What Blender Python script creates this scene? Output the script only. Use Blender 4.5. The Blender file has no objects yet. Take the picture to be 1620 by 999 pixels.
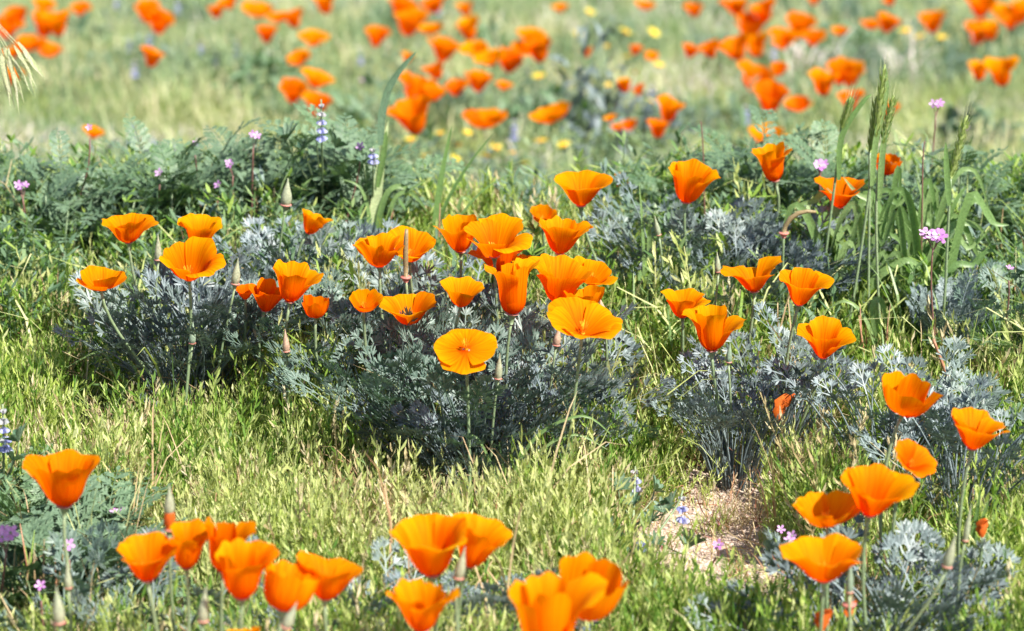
import bpy, math, random
import numpy as np
from mathutils import Vector, Matrix, Euler, noise

rng = random.Random(7)
nr = np.random.RandomState(7)
S = bpy.context.scene
C = S.collection
R = math.radians

# ------------------------------------------------------------------ camera, sky, sun, exposure
CAM_H, TILT, FPX, PW, PH = 0.96, R(18.0), 4900.0, 1620.0, 999.0
cd = bpy.data.cameras.new('camera'); cam = bpy.data.objects.new('camera', cd); C.objects.link(cam)
cam.location = (0, 0, CAM_H); cam.rotation_euler = (R(90) - TILT, 0, 0)
cd.sensor_width = 36.0; cd.lens = FPX / PW * 36.0
cd.clip_start = 0.05; cd.clip_end = 800.0
cd.dof.use_dof = True; cd.dof.focus_distance = 2.66; cd.dof.aperture_fstop = 9.0; cd.dof.aperture_blades = 0
S.camera = cam
SUN = Vector((0.50, -0.42, 0.80)).normalized()
w = bpy.data.worlds.new('World'); S.world = w; w.use_nodes = True
nt = w.node_tree; nt.nodes.clear()
sky = nt.nodes.new('ShaderNodeTexSky'); sky.sky_type = 'NISHITA'; sky.sun_disc = False
sky.sun_elevation = math.asin(SUN.z); sky.sun_rotation = math.atan2(SUN.x, SUN.y)
bg = nt.nodes.new('ShaderNodeBackground'); bg.inputs['Strength'].default_value = 0.08
wo = nt.nodes.new('ShaderNodeOutputWorld')
nt.links.new(sky.outputs[0], bg.inputs[0]); nt.links.new(bg.outputs[0], wo.inputs[0])
sl = bpy.data.lights.new('sun', 'SUN'); sl.energy = 5.0; sl.angle = R(0.5); sl.color = (1.0, 0.96, 0.88)
so = bpy.data.objects.new('sun', sl); C.objects.link(so)
so.rotation_euler = (-SUN).to_track_quat('-Z', 'Y').to_euler()
S.view_settings.view_transform = 'Standard'; S.view_settings.look = 'None'
S.view_settings.exposure = 1.22; S.view_settings.gamma = 1.0
S.render.engine = 'CYCLES'
S.cycles.max_bounces = 8; S.cycles.diffuse_bounces = 4; S.cycles.transmission_bounces = 4
S.cycles.transparent_max_bounces = 4; S.cycles.use_denoising = True
S.cycles.caustics_reflective = False; S.cycles.caustics_refractive = False

CT, ST = math.cos(TILT), math.sin(TILT)
def gz(x, y):
    t = y - 3.22
    s = 0.5 * (t + math.sqrt(t * t + 0.03 ** 2))            # the bank falls away behind its top
    s = 12 + 0.02 * (s - 12) if s > 12 else s
    s = 0.14 * s + 0.25 * (1 - math.exp(-max(0.0, t) / 0.28))
    b = 0.006 * math.sin(9 * x + 2) * math.sin(7 * y + 1) + 0.003 * math.sin(31 * x) * math.sin(27 * y + x * 5)
    return -s + b
def ray(px, py):
    a = (px - PW / 2) / FPX; b = (py - PH / 2) / FPX       # camera x right, b down, depth 1
    return Vector((a, CT - b * ST, -ST - b * CT))
def at(px, py, h=0.0, t0=1.2):
    """the point of the place, h above the ground, that the picture shows at (px, py)"""
    d = ray(px, py); t = t0
    for i in range(400):
        p = Vector((0, 0, CAM_H)) + d * t
        e = p.z - gz(p.x, p.y) - h
        if abs(e) < 1e-4: break
        t += e / (abs(d.z) + 0.02) * 0.8
    return p
def proj(P):
    P = np.asarray(P, float); X = P[:, 0]; Y = P[:, 1]; Z = P[:, 2] - CAM_H
    D = Y * CT - Z * ST; V = -(Y * ST + Z * CT)
    return PW / 2 + FPX * X / D, PH / 2 + FPX * V / D, D
def depth(p): return p.y * CT - (p.z - CAM_H) * ST

# ------------------------------------------------------------------ materials
def nodes(name):
    m = bpy.data.materials.new(name); m.use_nodes = True
    n = m.node_tree; n.nodes.clear(); return m, n
def lin(c): return (c[0], c[1], c[2], 1.0)
def ramp(n, cols, pos=None):
    r = n.nodes.new('ShaderNodeValToRGB'); e = r.color_ramp.elements
    k = len(cols)
    while len(e) < k: e.new(0.5)
    for i, c in enumerate(cols):
        e[i].position = pos[i] if pos else i / max(1, k - 1); e[i].color = lin(c)
    return r
def mixc(n, a, b, f, mode='MIX'):
    x = n.nodes.new('ShaderNodeMix'); x.data_type = 'RGBA'; x.blend_type = mode
    for sock, v in ((x.inputs[6], a), (x.inputs[7], b), (x.inputs[0], f)):
        if hasattr(v, 'default_value') or hasattr(v, 'links'): n.links.new(v, sock)
        else: sock.default_value = v if isinstance(v, float) else lin(v)
    return x.outputs[2]
def leafmat(name, cols, trans=0.3, rough=0.55, alt=None, altscale=6.0, altamt=0.6, spec=0.35, tcol=(1.0, 1.15, 0.5), grain=60.0):
    """leaf tissue: hue from piece to piece, drifts over the ground, passes some light"""
    m, n = nodes(name)
    geo = n.nodes.new('ShaderNodeNewGeometry'); oi = n.nodes.new('ShaderNodeObjectInfo')
    add = n.nodes.new('ShaderNodeMath'); add.operation = 'ADD'
    n.links.new(geo.outputs['Random Per Island'], add.inputs[0])
    mu = n.nodes.new('ShaderNodeMath'); mu.operation = 'MULTIPLY_ADD'; mu.inputs[1].default_value = 0.5; mu.inputs[2].default_value = -0.25
    n.links.new(oi.outputs['Random'], mu.inputs[0]); n.links.new(mu.outputs[0], add.inputs[1])
    r = ramp(n, cols); n.links.new(add.outputs[0], r.inputs[0])
    col = r.outputs[0]
    if alt:
        no = n.nodes.new('ShaderNodeTexNoise'); no.inputs['Scale'].default_value = altscale; no.inputs['Detail'].default_value = 3
        n.links.new(geo.outputs['Position'], no.inputs['Vector'])
        rr = ramp(n, [(0, 0, 0), (altamt,) * 3], [0.42, 0.62]); n.links.new(no.outputs[0], rr.inputs[0])
        col = mixc(n, col, alt, rr.outputs[0])
    g = n.nodes.new('ShaderNodeTexNoise'); g.inputs['Scale'].default_value = grain * 10; g.inputs['Detail'].default_value = 2
    n.links.new(geo.outputs['Position'], g.inputs['Vector'])
    rg = ramp(n, [(0.72,) * 3, (1.2,) * 3], [0.3, 0.7]); n.links.new(g.outputs[0], rg.inputs[0])
    col = mixc(n, col, rg.outputs[0], 1.0, 'MULTIPLY')
    p = n.nodes.new('ShaderNodeBsdfPrincipled'); p.inputs['Roughness'].default_value = rough
    p.inputs['Specular IOR Level'].default_value = spec
    n.links.new(col, p.inputs['Base Color'])
    t = n.nodes.new('ShaderNodeBsdfTranslucent'); tc = mixc(n, col, tcol, 1.0, 'MULTIPLY'); n.links.new(tc, t.inputs[0])
    mx = n.nodes.new('ShaderNodeMixShader'); mx.inputs[0].default_value = trans
    o = n.nodes.new('ShaderNodeOutputMaterial')
    n.links.new(p.outputs[0], mx.inputs[1]); n.links.new(t.outputs[0], mx.inputs[2]); n.links.new(mx.outputs[0], o.inputs[0])
    return m
M = {}
M['sprig'] = leafmat('fine_weed', [(.11, .20, .03), (.28, .38, .06), (.45, .53, .13), (.68, .68, .34)], .35, .5,
                     alt=(.56, .54, .27), altscale=4.5, altamt=.65)
M['sprig_green'] = leafmat('green_weed', [(.06, .14, .02), (.14, .26, .035), (.25, .37, .06), (.40, .46, .15)], .35, .5)
M['straw'] = leafmat('dry_straw', [(.40, .30, .15), (.55, .44, .25), (.30, .16, .08)], .2, .6, tcol=(1, .9, .7))
M['drypale'] = leafmat('bleached_grass', [(.62, .56, .52), (.72, .66, .62), (.5, .42, .36)], .3, .6, tcol=(1, .95, .9))
M['drysprig'] = leafmat('dry_weed', [(.34, .26, .12), (.52, .44, .24), (.60, .52, .34)], .3, .6, tcol=(1, .9, .7))
M['redstem'] = leafmat('red_stem', [(.30, .10, .05), (.38, .18, .10), (.22, .07, .05)], .1, .5, tcol=(1, .6, .4))
M['poppyleaf'] = leafmat('poppy_leaf', [(.07, .096, .10), (.13, .168, .178), (.24, .29, .305)], .12, .42, alt=(.18, .24, .15), altscale=9, altamt=.35, spec=.3, tcol=(.8, 1.1, .5))
M['poppyleaf_green'] = leafmat('poppy_leaf_green', [(.065, .11, .085), (.125, .185, .15), (.215, .28, .24)], .2, .45, alt=(.14, .2, .15), altscale=9, altamt=.35, spec=.3, tcol=(.8, 1.1, .5))
M['filaree'] = leafmat('filaree_leaf', [(.06, .12, .055), (.11, .19, .09), (.19, .28, .15)], .3, .48, alt=(.17, .24, .17), altscale=10, altamt=.5)
M['lupleaf'] = leafmat('lupine_leaf', [(.045, .10, .06), (.08, .15, .085), (.15, .22, .14)], .2, .5)
M['grass'] = leafmat('grass_blade', [(.10, .19, .06), (.17, .28, .09), (.28, .38, .16)], .4, .42, spec=.4)
M['farleaf'] = leafmat('meadow_leaf', [(.07, .15, .07), (.15, .24, .14), (.28, .36, .28)], .3, .5, alt=(.36, .43, .20), altscale=2.0, altamt=.7)
M['fargrass'] = leafmat('meadow_grass', [(.15, .25, .08), (.33, .41, .16), (.52, .52, .28), (.66, .56, .40)], .35, .5, alt=(.13, .23, .10), altscale=1.7, altamt=.8)
M['stem'] = leafmat('green_stem', [(.14, .21, .10), (.20, .27, .14), (.26, .31, .17)], .1, .45, spec=.5)
M['brownstem'] = leafmat('brown_stem', [(.20, .13, .06), (.26, .2, .10)], .05, .5)
M['purplestem'] = leafmat('purple_stem', [(.16, .07, .06), (.22, .11, .09)], .05, .5)
M['bud'] = leafmat('bud_cap', [(.26, .33, .20), (.36, .39, .26), (.30, .33, .22)], .2, .5, alt=(.38, .30, .20), altscale=60, altamt=.25)
M['greenbud'] = leafmat('green_bud_cap', [(.20, .28, .19), (.26, .33, .24)], .15, .5)
M['pinkbud'] = leafmat('pink_bud_cap', [(.46, .28, .20), (.50, .34, .24)], .2, .5)
M['rim'] = leafmat('pink_rim', [(.60, .20, .16), (.62, .28, .22)], .3, .5, tcol=(1, .6, .5))
M['stamen'] = leafmat('stamen', [(.85, .33, .01), (.95, .48, .02)], .3, .6, tcol=(1, .7, .3))
M['violet'] = leafmat('violet_petal', [(.45, .16, .50), (.60, .28, .62), (.70, .42, .72)], .35, .5, tcol=(1, .8, 1))
M['lupblue'] = leafmat('lupine_petal', [(.24, .26, .58), (.38, .40, .70), (.66, .66, .82)], .3, .5, tcol=(.9, .9, 1))
M['lupwhite'] = leafmat('lupine_young', [(.45, .42, .50), (.55, .52, .55), (.35, .38, .36)], .3, .6, tcol=(1, 1, 1))
M['yellow'] = leafmat('yellow_petal', [(.80, .62, .03), (.85, .70, .06)], .3, .5, tcol=(1, 1, .4))
M['barley'] = leafmat('barley_head', [(.17, .27, .05), (.24, .33, .08), (.32, .38, .13)], .3, .45)
M['awn'] = leafmat('awn', [(.42, .48, .22), (.55, .56, .33)], .4, .4)
M['brome'] = leafmat('brome_spikelet', [(.42, .50, .25), (.62, .62, .42), (.70, .66, .52)], .4, .45)
M['sheath'] = leafmat('pale_sheath', [(.42, .52, .24), (.55, .62, .34)], .35, .45)
M['dead'] = leafmat('withered_petal', [(.75, .16, .01), (.55, .10, .01)], .3, .7, tcol=(1, .6, .3))

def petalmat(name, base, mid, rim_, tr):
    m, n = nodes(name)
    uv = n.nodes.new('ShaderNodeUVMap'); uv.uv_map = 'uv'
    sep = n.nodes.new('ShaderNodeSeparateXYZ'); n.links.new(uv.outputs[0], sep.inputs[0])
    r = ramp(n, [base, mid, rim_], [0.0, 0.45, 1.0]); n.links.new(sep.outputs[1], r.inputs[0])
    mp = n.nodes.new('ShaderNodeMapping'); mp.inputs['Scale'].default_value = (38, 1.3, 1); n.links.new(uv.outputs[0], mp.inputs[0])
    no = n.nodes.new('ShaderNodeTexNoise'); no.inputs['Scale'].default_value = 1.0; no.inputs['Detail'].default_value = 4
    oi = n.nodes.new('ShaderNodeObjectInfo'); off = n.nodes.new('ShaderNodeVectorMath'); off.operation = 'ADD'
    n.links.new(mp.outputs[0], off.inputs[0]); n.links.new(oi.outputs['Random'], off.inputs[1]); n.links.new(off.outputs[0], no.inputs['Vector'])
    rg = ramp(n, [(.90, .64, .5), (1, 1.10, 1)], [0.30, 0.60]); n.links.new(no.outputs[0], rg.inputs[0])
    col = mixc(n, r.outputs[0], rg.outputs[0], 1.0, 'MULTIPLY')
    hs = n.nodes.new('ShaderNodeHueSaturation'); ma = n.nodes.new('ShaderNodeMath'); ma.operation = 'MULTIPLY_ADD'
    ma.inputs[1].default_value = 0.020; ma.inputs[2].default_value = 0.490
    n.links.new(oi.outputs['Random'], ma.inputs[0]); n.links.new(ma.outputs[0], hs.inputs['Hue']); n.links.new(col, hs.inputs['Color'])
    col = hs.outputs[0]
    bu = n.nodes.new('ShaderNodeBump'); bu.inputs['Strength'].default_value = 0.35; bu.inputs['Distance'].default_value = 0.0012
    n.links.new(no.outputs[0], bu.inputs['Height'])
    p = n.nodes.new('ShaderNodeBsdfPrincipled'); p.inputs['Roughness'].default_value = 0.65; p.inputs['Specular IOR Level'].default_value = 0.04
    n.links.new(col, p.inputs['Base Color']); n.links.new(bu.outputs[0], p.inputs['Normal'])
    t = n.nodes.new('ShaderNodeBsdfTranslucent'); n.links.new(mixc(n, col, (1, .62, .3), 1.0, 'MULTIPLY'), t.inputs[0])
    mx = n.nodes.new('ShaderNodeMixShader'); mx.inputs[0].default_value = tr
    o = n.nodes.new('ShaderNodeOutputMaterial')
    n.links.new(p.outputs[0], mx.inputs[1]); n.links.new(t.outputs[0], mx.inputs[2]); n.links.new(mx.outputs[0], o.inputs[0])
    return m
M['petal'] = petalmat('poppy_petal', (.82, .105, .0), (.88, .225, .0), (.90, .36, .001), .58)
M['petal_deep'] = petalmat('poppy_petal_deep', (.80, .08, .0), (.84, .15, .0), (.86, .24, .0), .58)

def soilmat():
    m, n = nodes('gravelly_soil')
    geo = n.nodes.new('ShaderNodeNewGeometry')
    def no(s, d=5):
        x = n.nodes.new('ShaderNodeTexNoise'); x.inputs['Scale'].default_value = s; x.inputs['Detail'].default_value = d
        n.links.new(geo.outputs['Position'], x.inputs['Vector']); return x.outputs[0]
    r1 = ramp(n, [(.17, .11, .08), (.40, .30, .23), (.57, .48, .40)], [.3, .5, .72]); n.links.new(no(140), r1.inputs[0])
    vo = n.nodes.new('ShaderNodeTexVoronoi'); vo.inputs['Scale'].default_value = 420; n.links.new(geo.outputs['Position'], vo.inputs['Vector'])
    r2 = ramp(n, [(.75,) * 3, (1.15,) * 3], [0, 1]); n.links.new(vo.outputs['Color'], r2.inputs[0])
    c = mixc(n, r1.outputs[0], r2.outputs[0], 1.0, 'MULTIPLY')
    rm = ramp(n, [(0,) * 3, (1,) * 3], [.45, .6]); n.links.new(no(2.2, 3), rm.inputs[0])
    sep = n.nodes.new('ShaderNodeSeparateXYZ'); n.links.new(geo.outputs['Position'], sep.inputs[0])
    ry = n.nodes.new('ShaderNodeMapRange'); ry.inputs[1].default_value = 3.2; ry.inputs[2].default_value = 4.2
    n.links.new(sep.outputs[1], ry.inputs[0])
    far = mixc(n, (.16, .21, .08), (.30, .30, .16), rm.outputs[0])
    c = mixc(n, c, far, ry.outputs[0])
    p = n.nodes.new('ShaderNodeBsdfPrincipled'); p.inputs['Roughness'].default_value = 0.9
    bu = n.nodes.new('ShaderNodeBump'); bu.inputs['Strength'].default_value = .8; bu.inputs['Distance'].default_value = .003
    n.links.new(no(300), bu.inputs['Height']); n.links.new(bu.outputs[0], p.inputs['Normal']); n.links.new(c, p.inputs['Base Color'])
    o = n.nodes.new('ShaderNodeOutputMaterial'); n.links.new(p.outputs[0], o.inputs[0]); return m
M['soil'] = soilmat()
M['stone'] = leafmat('grit', [(.30, .20, .15), (.50, .38, .30), (.66, .55, .47)], 0.0, .8, grain=200)

# ------------------------------------------------------------------ mesh kit
class G:
    def __init__(s): s.v = []; s.f = []; s.m = []; s.mi = 0
    def ribbon(s, pts, ws, up, fold=0.0):
        """a blade along pts; ws = half widths; fold lifts the edges"""
        k = len(s.v); n = len(pts)
        for i, p in enumerate(pts):
            t = (pts[min(i + 1, n - 1)] - pts[max(i - 1, 0)])
            sd = t.cross(up)
            sd = sd.normalized() if sd.length > 1e-9 else Vector((1, 0, 0))
            e = up * (fold * ws[i])
            if fold:
                s.v += [p - sd * ws[i] + e, p, p + sd * ws[i] + e]
            else:
                s.v += [p - sd * ws[i], p + sd * ws[i]]
        for i in range(n - 1):
            if fold:
                a = k + 3 * i; s.f += [(a, a + 1, a + 4, a + 3), (a + 1, a + 2, a + 5, a + 4)]; s.m += [s.mi] * 2
            else:
                a = k + 2 * i; s.f.append((a, a + 1, a + 3, a + 2)); s.m.append(s.mi)
    def tube(s, pts, rs, sides=6, cap=True):
        k = len(s.v); n = len(pts)
        ref = Vector((0.3, 1, 0.1))
        for i, p in enumerate(pts):
            t = (pts[min(i + 1, n - 1)] - pts[max(i - 1, 0)]).normalized()
            a = t.cross(ref).normalized(); b = t.cross(a)
            for j in range(sides):
                th = 2 * math.pi * j / sides
                s.v.append(p + (a * math.cos(th) + b * math.sin(th)) * rs[i])
        for i in range(n - 1):
            for j in range(sides):
                q = (j + 1) % sides
                s.f.append((k + i * sides + j, k + i * sides + q, k + (i + 1) * sides + q, k + (i + 1) * sides + j)); s.m.append(s.mi)
        if cap:
            s.f.append(tuple(k + j for j in range(sides))); s.f.append(tuple(k + (n - 1) * sides + j for j in range(sides))); s.m += [s.mi] * 2
    def mesh(s, name, mats, smooth=True):
        me = bpy.data.meshes.new(name); me.from_pydata([tuple(v) for v in s.v], [], s.f)
        for m in (mats if isinstance(mats, (list, tuple)) else [mats]): me.materials.append(M[m])
        if any(s.m): me.polygons.foreach_set('material_index', s.m)
        if smooth: me.polygons.foreach_set('use_smooth', [True] * len(me.polygons))
        me.update(); return me
def obj(name, me, parent=None, loc=None, rot=None, sc=None):
    o = bpy.data.objects.new(name, me); C.objects.link(o)
    if parent: o.parent = parent
    if loc is not None: o.location = loc
    if rot is not None: o.rotation_euler = rot
    if sc is not None: o.scale = (sc,) * 3 if isinstance(sc, (int, float)) else sc
    return o
USED = set()
def tag(o, label, cat, group=None):
    o['label'] = label; o['category'] = cat
    if group: o['group'] = group
    return o
def thing(name, loc, label, cat, group=None):
    return tag(obj(name, None, None, loc), label, cat, group)
def bez(a, b, c, d, n):
    out = []
    for i in range(n + 1):
        t = i / n; u = 1 - t
        out.append(a * u ** 3 + b * 3 * u * u * t + c * 3 * u * t * t + d * t ** 3)
    return out
def U(a, b): return rng.uniform(a, b)
def rotv(v, axis, ang): return Matrix.Rotation(ang, 3, axis) @ v

# ------------------------------------------------------------------ ground sheet
def axis_lines(lo, hi, fine0, fine1, step):
    xs = list(np.arange(fine0, fine1, step)); g = step; x = fine1
    while x < hi: xs.append(x); g *= 1.35; x += g
    xs.append(hi); g = step; x = fine0 - g
    while x > lo: xs.insert(0, x); g *= 1.35; x -= g
    xs.insert(0, lo); return xs
def make_ground():
    xs = axis_lines(-300, 300, -1.2, 1.2, .02); ys = axis_lines(-60, 500, 1.6, 5.0, .025)
    v = [(x, y, gz(x, y) if abs(x) < 5 else gz(0, y)) for y in ys for x in xs]; nx = len(xs)
    f = [(j * nx + i, j * nx + i + 1, (j + 1) * nx + i + 1, (j + 1) * nx + i) for j in range(len(ys) - 1) for i in range(nx - 1)]
    me = bpy.data.meshes.new('ground'); me.from_pydata(v, [], f); me.materials.append(M['soil'])
    me.polygons.foreach_set('use_smooth', [True] * len(f))
    o = obj('ground', me); o['kind'] = 'structure'
make_ground()

# ------------------------------------------------------------------ instanced stuff
def scatter(name, protos, pts):
    """pts: (x, y, z, yaw, lean, leandir, scale, idx); one object whose geometry nodes stand a copy of a tuft on each point"""
    col = bpy.data.collections.new(name + '_sources')
    for i, me in enumerate(protos):
        col.objects.link(bpy.data.objects.new('%s_source_%02d' % (name, i), me))
    n = len(pts); P = np.array(pts, float)
    me = bpy.data.meshes.new(name); me.vertices.add(n)
    me.vertices.foreach_set('co', P[:, :3].astype(np.float32).ravel())
    a = me.attributes.new('rot', 'FLOAT_VECTOR', 'POINT')
    rots = []
    for p in pts:
        m = Matrix.Rotation(p[5], 3, 'Z') @ Matrix.Rotation(p[4], 3, 'Y') @ Matrix.Rotation(p[3], 3, 'Z')
        rots.append(tuple(m.to_euler()))
    a.data.foreach_set('vector', np.array(rots, np.float32).ravel())
    a = me.attributes.new('scl', 'FLOAT', 'POINT'); a.data.foreach_set('value', P[:, 6].astype(np.float32))
    a = me.attributes.new('idx', 'INT', 'POINT'); a.data.foreach_set('value', P[:, 7].astype(np.int32))
    o = obj(name, me); o['kind'] = 'stuff'
    ng = bpy.data.node_groups.new(name, 'GeometryNodeTree')
    ng.interface.new_socket('Geometry', in_out='INPUT', socket_type='NodeSocketGeometry')
    ng.interface.new_socket('Geometry', in_out='OUTPUT', socket_type='NodeSocketGeometry')
    N = ng.nodes.new; L = ng.links.new
    gi = N('NodeGroupInput'); go = N('NodeGroupOutput'); ip = N('GeometryNodeInstanceOnPoints'); ci = N('GeometryNodeCollectionInfo')
    ci.inputs[0].default_value = col; ci.inputs['Separate Children'].default_value = True; ci.inputs['Reset Children'].default_value = True
    def attr(nm, dt):
        x = N('GeometryNodeInputNamedAttribute'); x.data_type = dt; x.inputs[0].default_value = nm
        return [s for s in x.outputs if s.enabled and s.name == 'Attribute'][0]
    L(gi.outputs[0], ip.inputs['Points']); L(ci.outputs[0], ip.inputs['Instance']); ip.inputs['Pick Instance'].default_value = True
    L(attr('idx', 'INT'), ip.inputs['Instance Index']); L(attr('rot', 'FLOAT_VECTOR'), ip.inputs['Rotation']); L(attr('scl', 'FLOAT'), ip.inputs['Scale'])
    L(ip.outputs[0], go.inputs[0])
    md = o.modifiers.new('scatter', 'NODES'); md.node_group = ng
    return o
def sprig(g, base, h, lean, leafy=14):
    d = Vector((math.cos(lean[0]) * lean[1], math.sin(lean[0]) * lean[1], 1)).normalized()
    tip = base + d * h; bend = Vector((U(-.15, .15), U(-.15, .15), 0)) * h
    pts = bez(base, base + d * h * .3, tip - d * h * .3 + bend * .5, tip + bend * .4, 4)
    sd = Vector((U(-1, 1), U(-1, 1), 0.1)).normalized()
    g.ribbon(pts, [.0006, .0006, .0005, .0004, .0003], sd)
    for i in range(leafy):
        t = 0.28 + 0.70 * i / leafy; k = min(3, int(t * 4)); p = pts[k].lerp(pts[k + 1], t * 4 - k)
        ax = (pts[k + 1] - pts[k]).normalized()
        az = i * 2.4 + U(-.5, .5); out = Vector((math.cos(az), math.sin(az), 0))
        sp = U(.5, 1.15) * (1.15 - .5 * t)
        dd = (ax + out * sp).normalized(); L = U(.006, .0105); wd = U(.0007, .00115)
        up = (out - ax * sp * .8).normalized()
        q = p + dd * L * .5; e = p + (dd + ax * .25).normalized() * L
        g.ribbon([p, q, e], [wd * .5, wd, wd * .12], up.cross(dd) if U(0, 1) < .4 else up)
def sprig_patch(mat, n, r, h0, h1, leafy=14, lean=.35):
    g = G()
    for i in range(n):
        a = U(0, 6.28); q = r * math.sqrt(U(0, 1)); b = Vector((q * math.cos(a), q * math.sin(a), -.004))
        sprig(g, b, U(h0, h1), (U(0, 6.28), U(0, lean)), leafy)
    return g.mesh(mat, mat, False)
def blade(g, base, h, az, droop, wd, n=4, fold=0.0):
    o = Vector((math.cos(az), math.sin(az), 0)); up = Vector((0, 0, 1))
    a = base; b = base + up * h * .45 + o * h * .08; c = base + up * h * (.95 - droop * .25) + o * h * .3 * (1 + droop); e = base + up * h * (1.0 - droop * .75) + o * h * (.35 + .55 * droop)
    pts = bez(a, b, c, e, n); ws = [wd * (1 - (i / n) ** 2.2) + wd * .04 for i in range(n + 1)]; ws[0] *= .7
    side = o.cross(up)
    tw = [(up.cross(side)) for _ in pts]
    g.ribbon(pts, ws, (o * -1 + up * .4).normalized(), fold)
def grass_patch(mat, n, r, h0, h1, w0=.0006, w1=.0016, droop=.5):
    g = G()
    for i in range(n):
        a = U(0, 6.28); q = r * math.sqrt(U(0, 1))
        blade(g, Vector((q * math.cos(a), q * math.sin(a), -.004)), U(h0, h1), U(0, 6.28), U(0, droop), U(w0, w1))
    return g.mesh(mat, mat, False)
def fnoise(x, y, s, o=0.0): return noise.noise(Vector((x * s + o, y * s - o, o)))
# bare gravel patches: centre pixel, radii in metres
BARE = [(1105, 905, .072, .115), (1150, 800, .045, .09), (165, 705, .035, .07), (1270, 740, .05, .06), (1215, 930, .025, .05)]
BARE = [(at(a, b), c, d) for a, b, c, d in BARE]
def bare(x, y):
    e = 9
    for p, rx, ry in BARE:
        e = min(e, math.hypot((x - p.x) / rx, (y - p.y) / ry))
    return e + fnoise(x, y, 22) * .45
def in_view(x, y, m=1.25):
    D = y * CT + (CAM_H) * ST
    return abs(x) < D * (PW / 2) / FPX * m + .08
def pts_near(n, y0, y1, keep, sc=(0.8, 1.15), lean=.12, k=8):
    out = []
    while len(out) < n:
        y = U(y0, y1); x = U(-1, 1) * (.29 * y)
        if in_view(x, y) and U(0, 1) < keep(x, y):
            out.append((x, y, gz(x, y), U(0, 6.28), U(0, lean), U(0, 6.28), U(*sc), rng.randrange(k)))
    return out
LOW = [(at(a, b), r) for a, b, r in [(760, 830, .05), (850, 800, .04), (690, 800, .03), (1170, 800, .03), (300, 690, .05), (1380, 1010, .10), (1470, 980, .06), (90, 960, .09), (20, 900, .06), (1000, 870, .035), (1050, 850, .03), (745, 1040, .03), (250, 1040, .05), (1500, 860, .05), (1410, 810, .05)]]
low = lambda x, y: .5 if any(math.hypot(x - c.x, (y - c.y) * .7) < r for c, r in LOW) else 1
kw = lambda x, y: (.22 if bare(x, y) > .4 else .07) if bare(x, y) < 1.0 else max(.08, min(1, .62 + fnoise(x, y, 5) * .9 + fnoise(x, y, 19, 4) * 1.1))
hmod = lambda x, y: max(.5, .95 + .5 * fnoise(x, y, 6, 3) + .7 * fnoise(x, y, 19, 4))
P1 = pts_near(3300, 1.85, 3.25, lambda x, y: kw(x, y) * (1 if x < .08 else .55 if y < 2.6 else .3), (.65, 1.08), .3)
P1 = [p[:6] + (p[6] * hmod(p[0], p[1]) * low(p[0], p[1]) * (.5 if bare(p[0], p[1]) < 1.0 else .7 if bare(p[0], p[1]) < 1.35 else 1), p[7]) for p in P1]
scatter('fine_weed_cover', [sprig_patch('sprig' if i < 7 else 'drysprig', 19, .027, .035, .09, 13, .75) for i in range(8)], P1)
P2 = pts_near(1700, 1.85, 3.26, lambda x, y: 0 if bare(x, y) < 1.2 else max(0, .30 + .6 * (x > .06) + .2 * (y > 2.75) + fnoise(x, y, 4, 9)))
P2 = [p[:6] + (p[6] * low(p[0], p[1]), p[7]) for p in P2]
scatter('green_weed_cover', [sprig_patch('sprig_green', 13, .025, .04, .095, 12, .75) for i in range(5)], P2)
P3 = pts_near(650, 1.85, 3.28, lambda x, y: .7 if bare(x, y) > .8 else .12, k=4)
scatter('thin_grass_blades', [grass_patch(m, 9, .02, .05, .10, .0004, .0010, .9) for m in ('sprig_green', 'grass', 'straw', 'straw')], P3)
P4 = pts_near(800, 1.95, 3.0, lambda x, y: 1 if .35 < bare(x, y) < 1.7 else .25, (.5, 1.1), 1.3, 3)
PT = pts_near(200, 1.9, 3.2, lambda x, y: .35 + .8 * fnoise(x, y, 7, 2) if bare(x, y) > .6 else .15, (.8, 1.3), 1.15, 3)
scatter('tangled_thatch', [grass_patch(m, 9, .03, .06, .13, .0003, .0008, 1.0) for m in ('sprig', 'straw', 'sprig')], PT)
scatter('dry_stalks', [grass_patch(m, 8, .02, .02, .05, .0003, .0007, .9) for m in ('straw', 'redstem', 'straw')], P4)
def pebble(r):
    g = G(); n = 6
    for j in range(4):
        th = math.pi * (j + .5) / 4
        for i in range(n):
            q = r * U(.75, 1.2)
            g.v.append(Vector((q * math.sin(th) * math.cos(i * 6.283 / n), q * math.sin(th) * math.sin(i * 6.283 / n), q * .7 * math.cos(th))))
    for j in range(3):
        for i in range(n): g.f.append((j * n + i, (j + 1) * n + i, (j + 1) * n + (i + 1) % n, j * n + (i + 1) % n)); g.m.append(0)
    g.f += [tuple(range(n)), tuple(reversed(range(3 * n, 4 * n)))]; g.m += [0, 0]
    return g.mesh('grit', 'stone', False)
PP = pts_near(12000, 2.1, 3.0, lambda x, y: 1 if bare(x, y) < 1.25 else .0, (.35, 1.5), 1.0, 6)
scatter('gravel', [pebble(.0011) for i in range(6)], PP)

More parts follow.
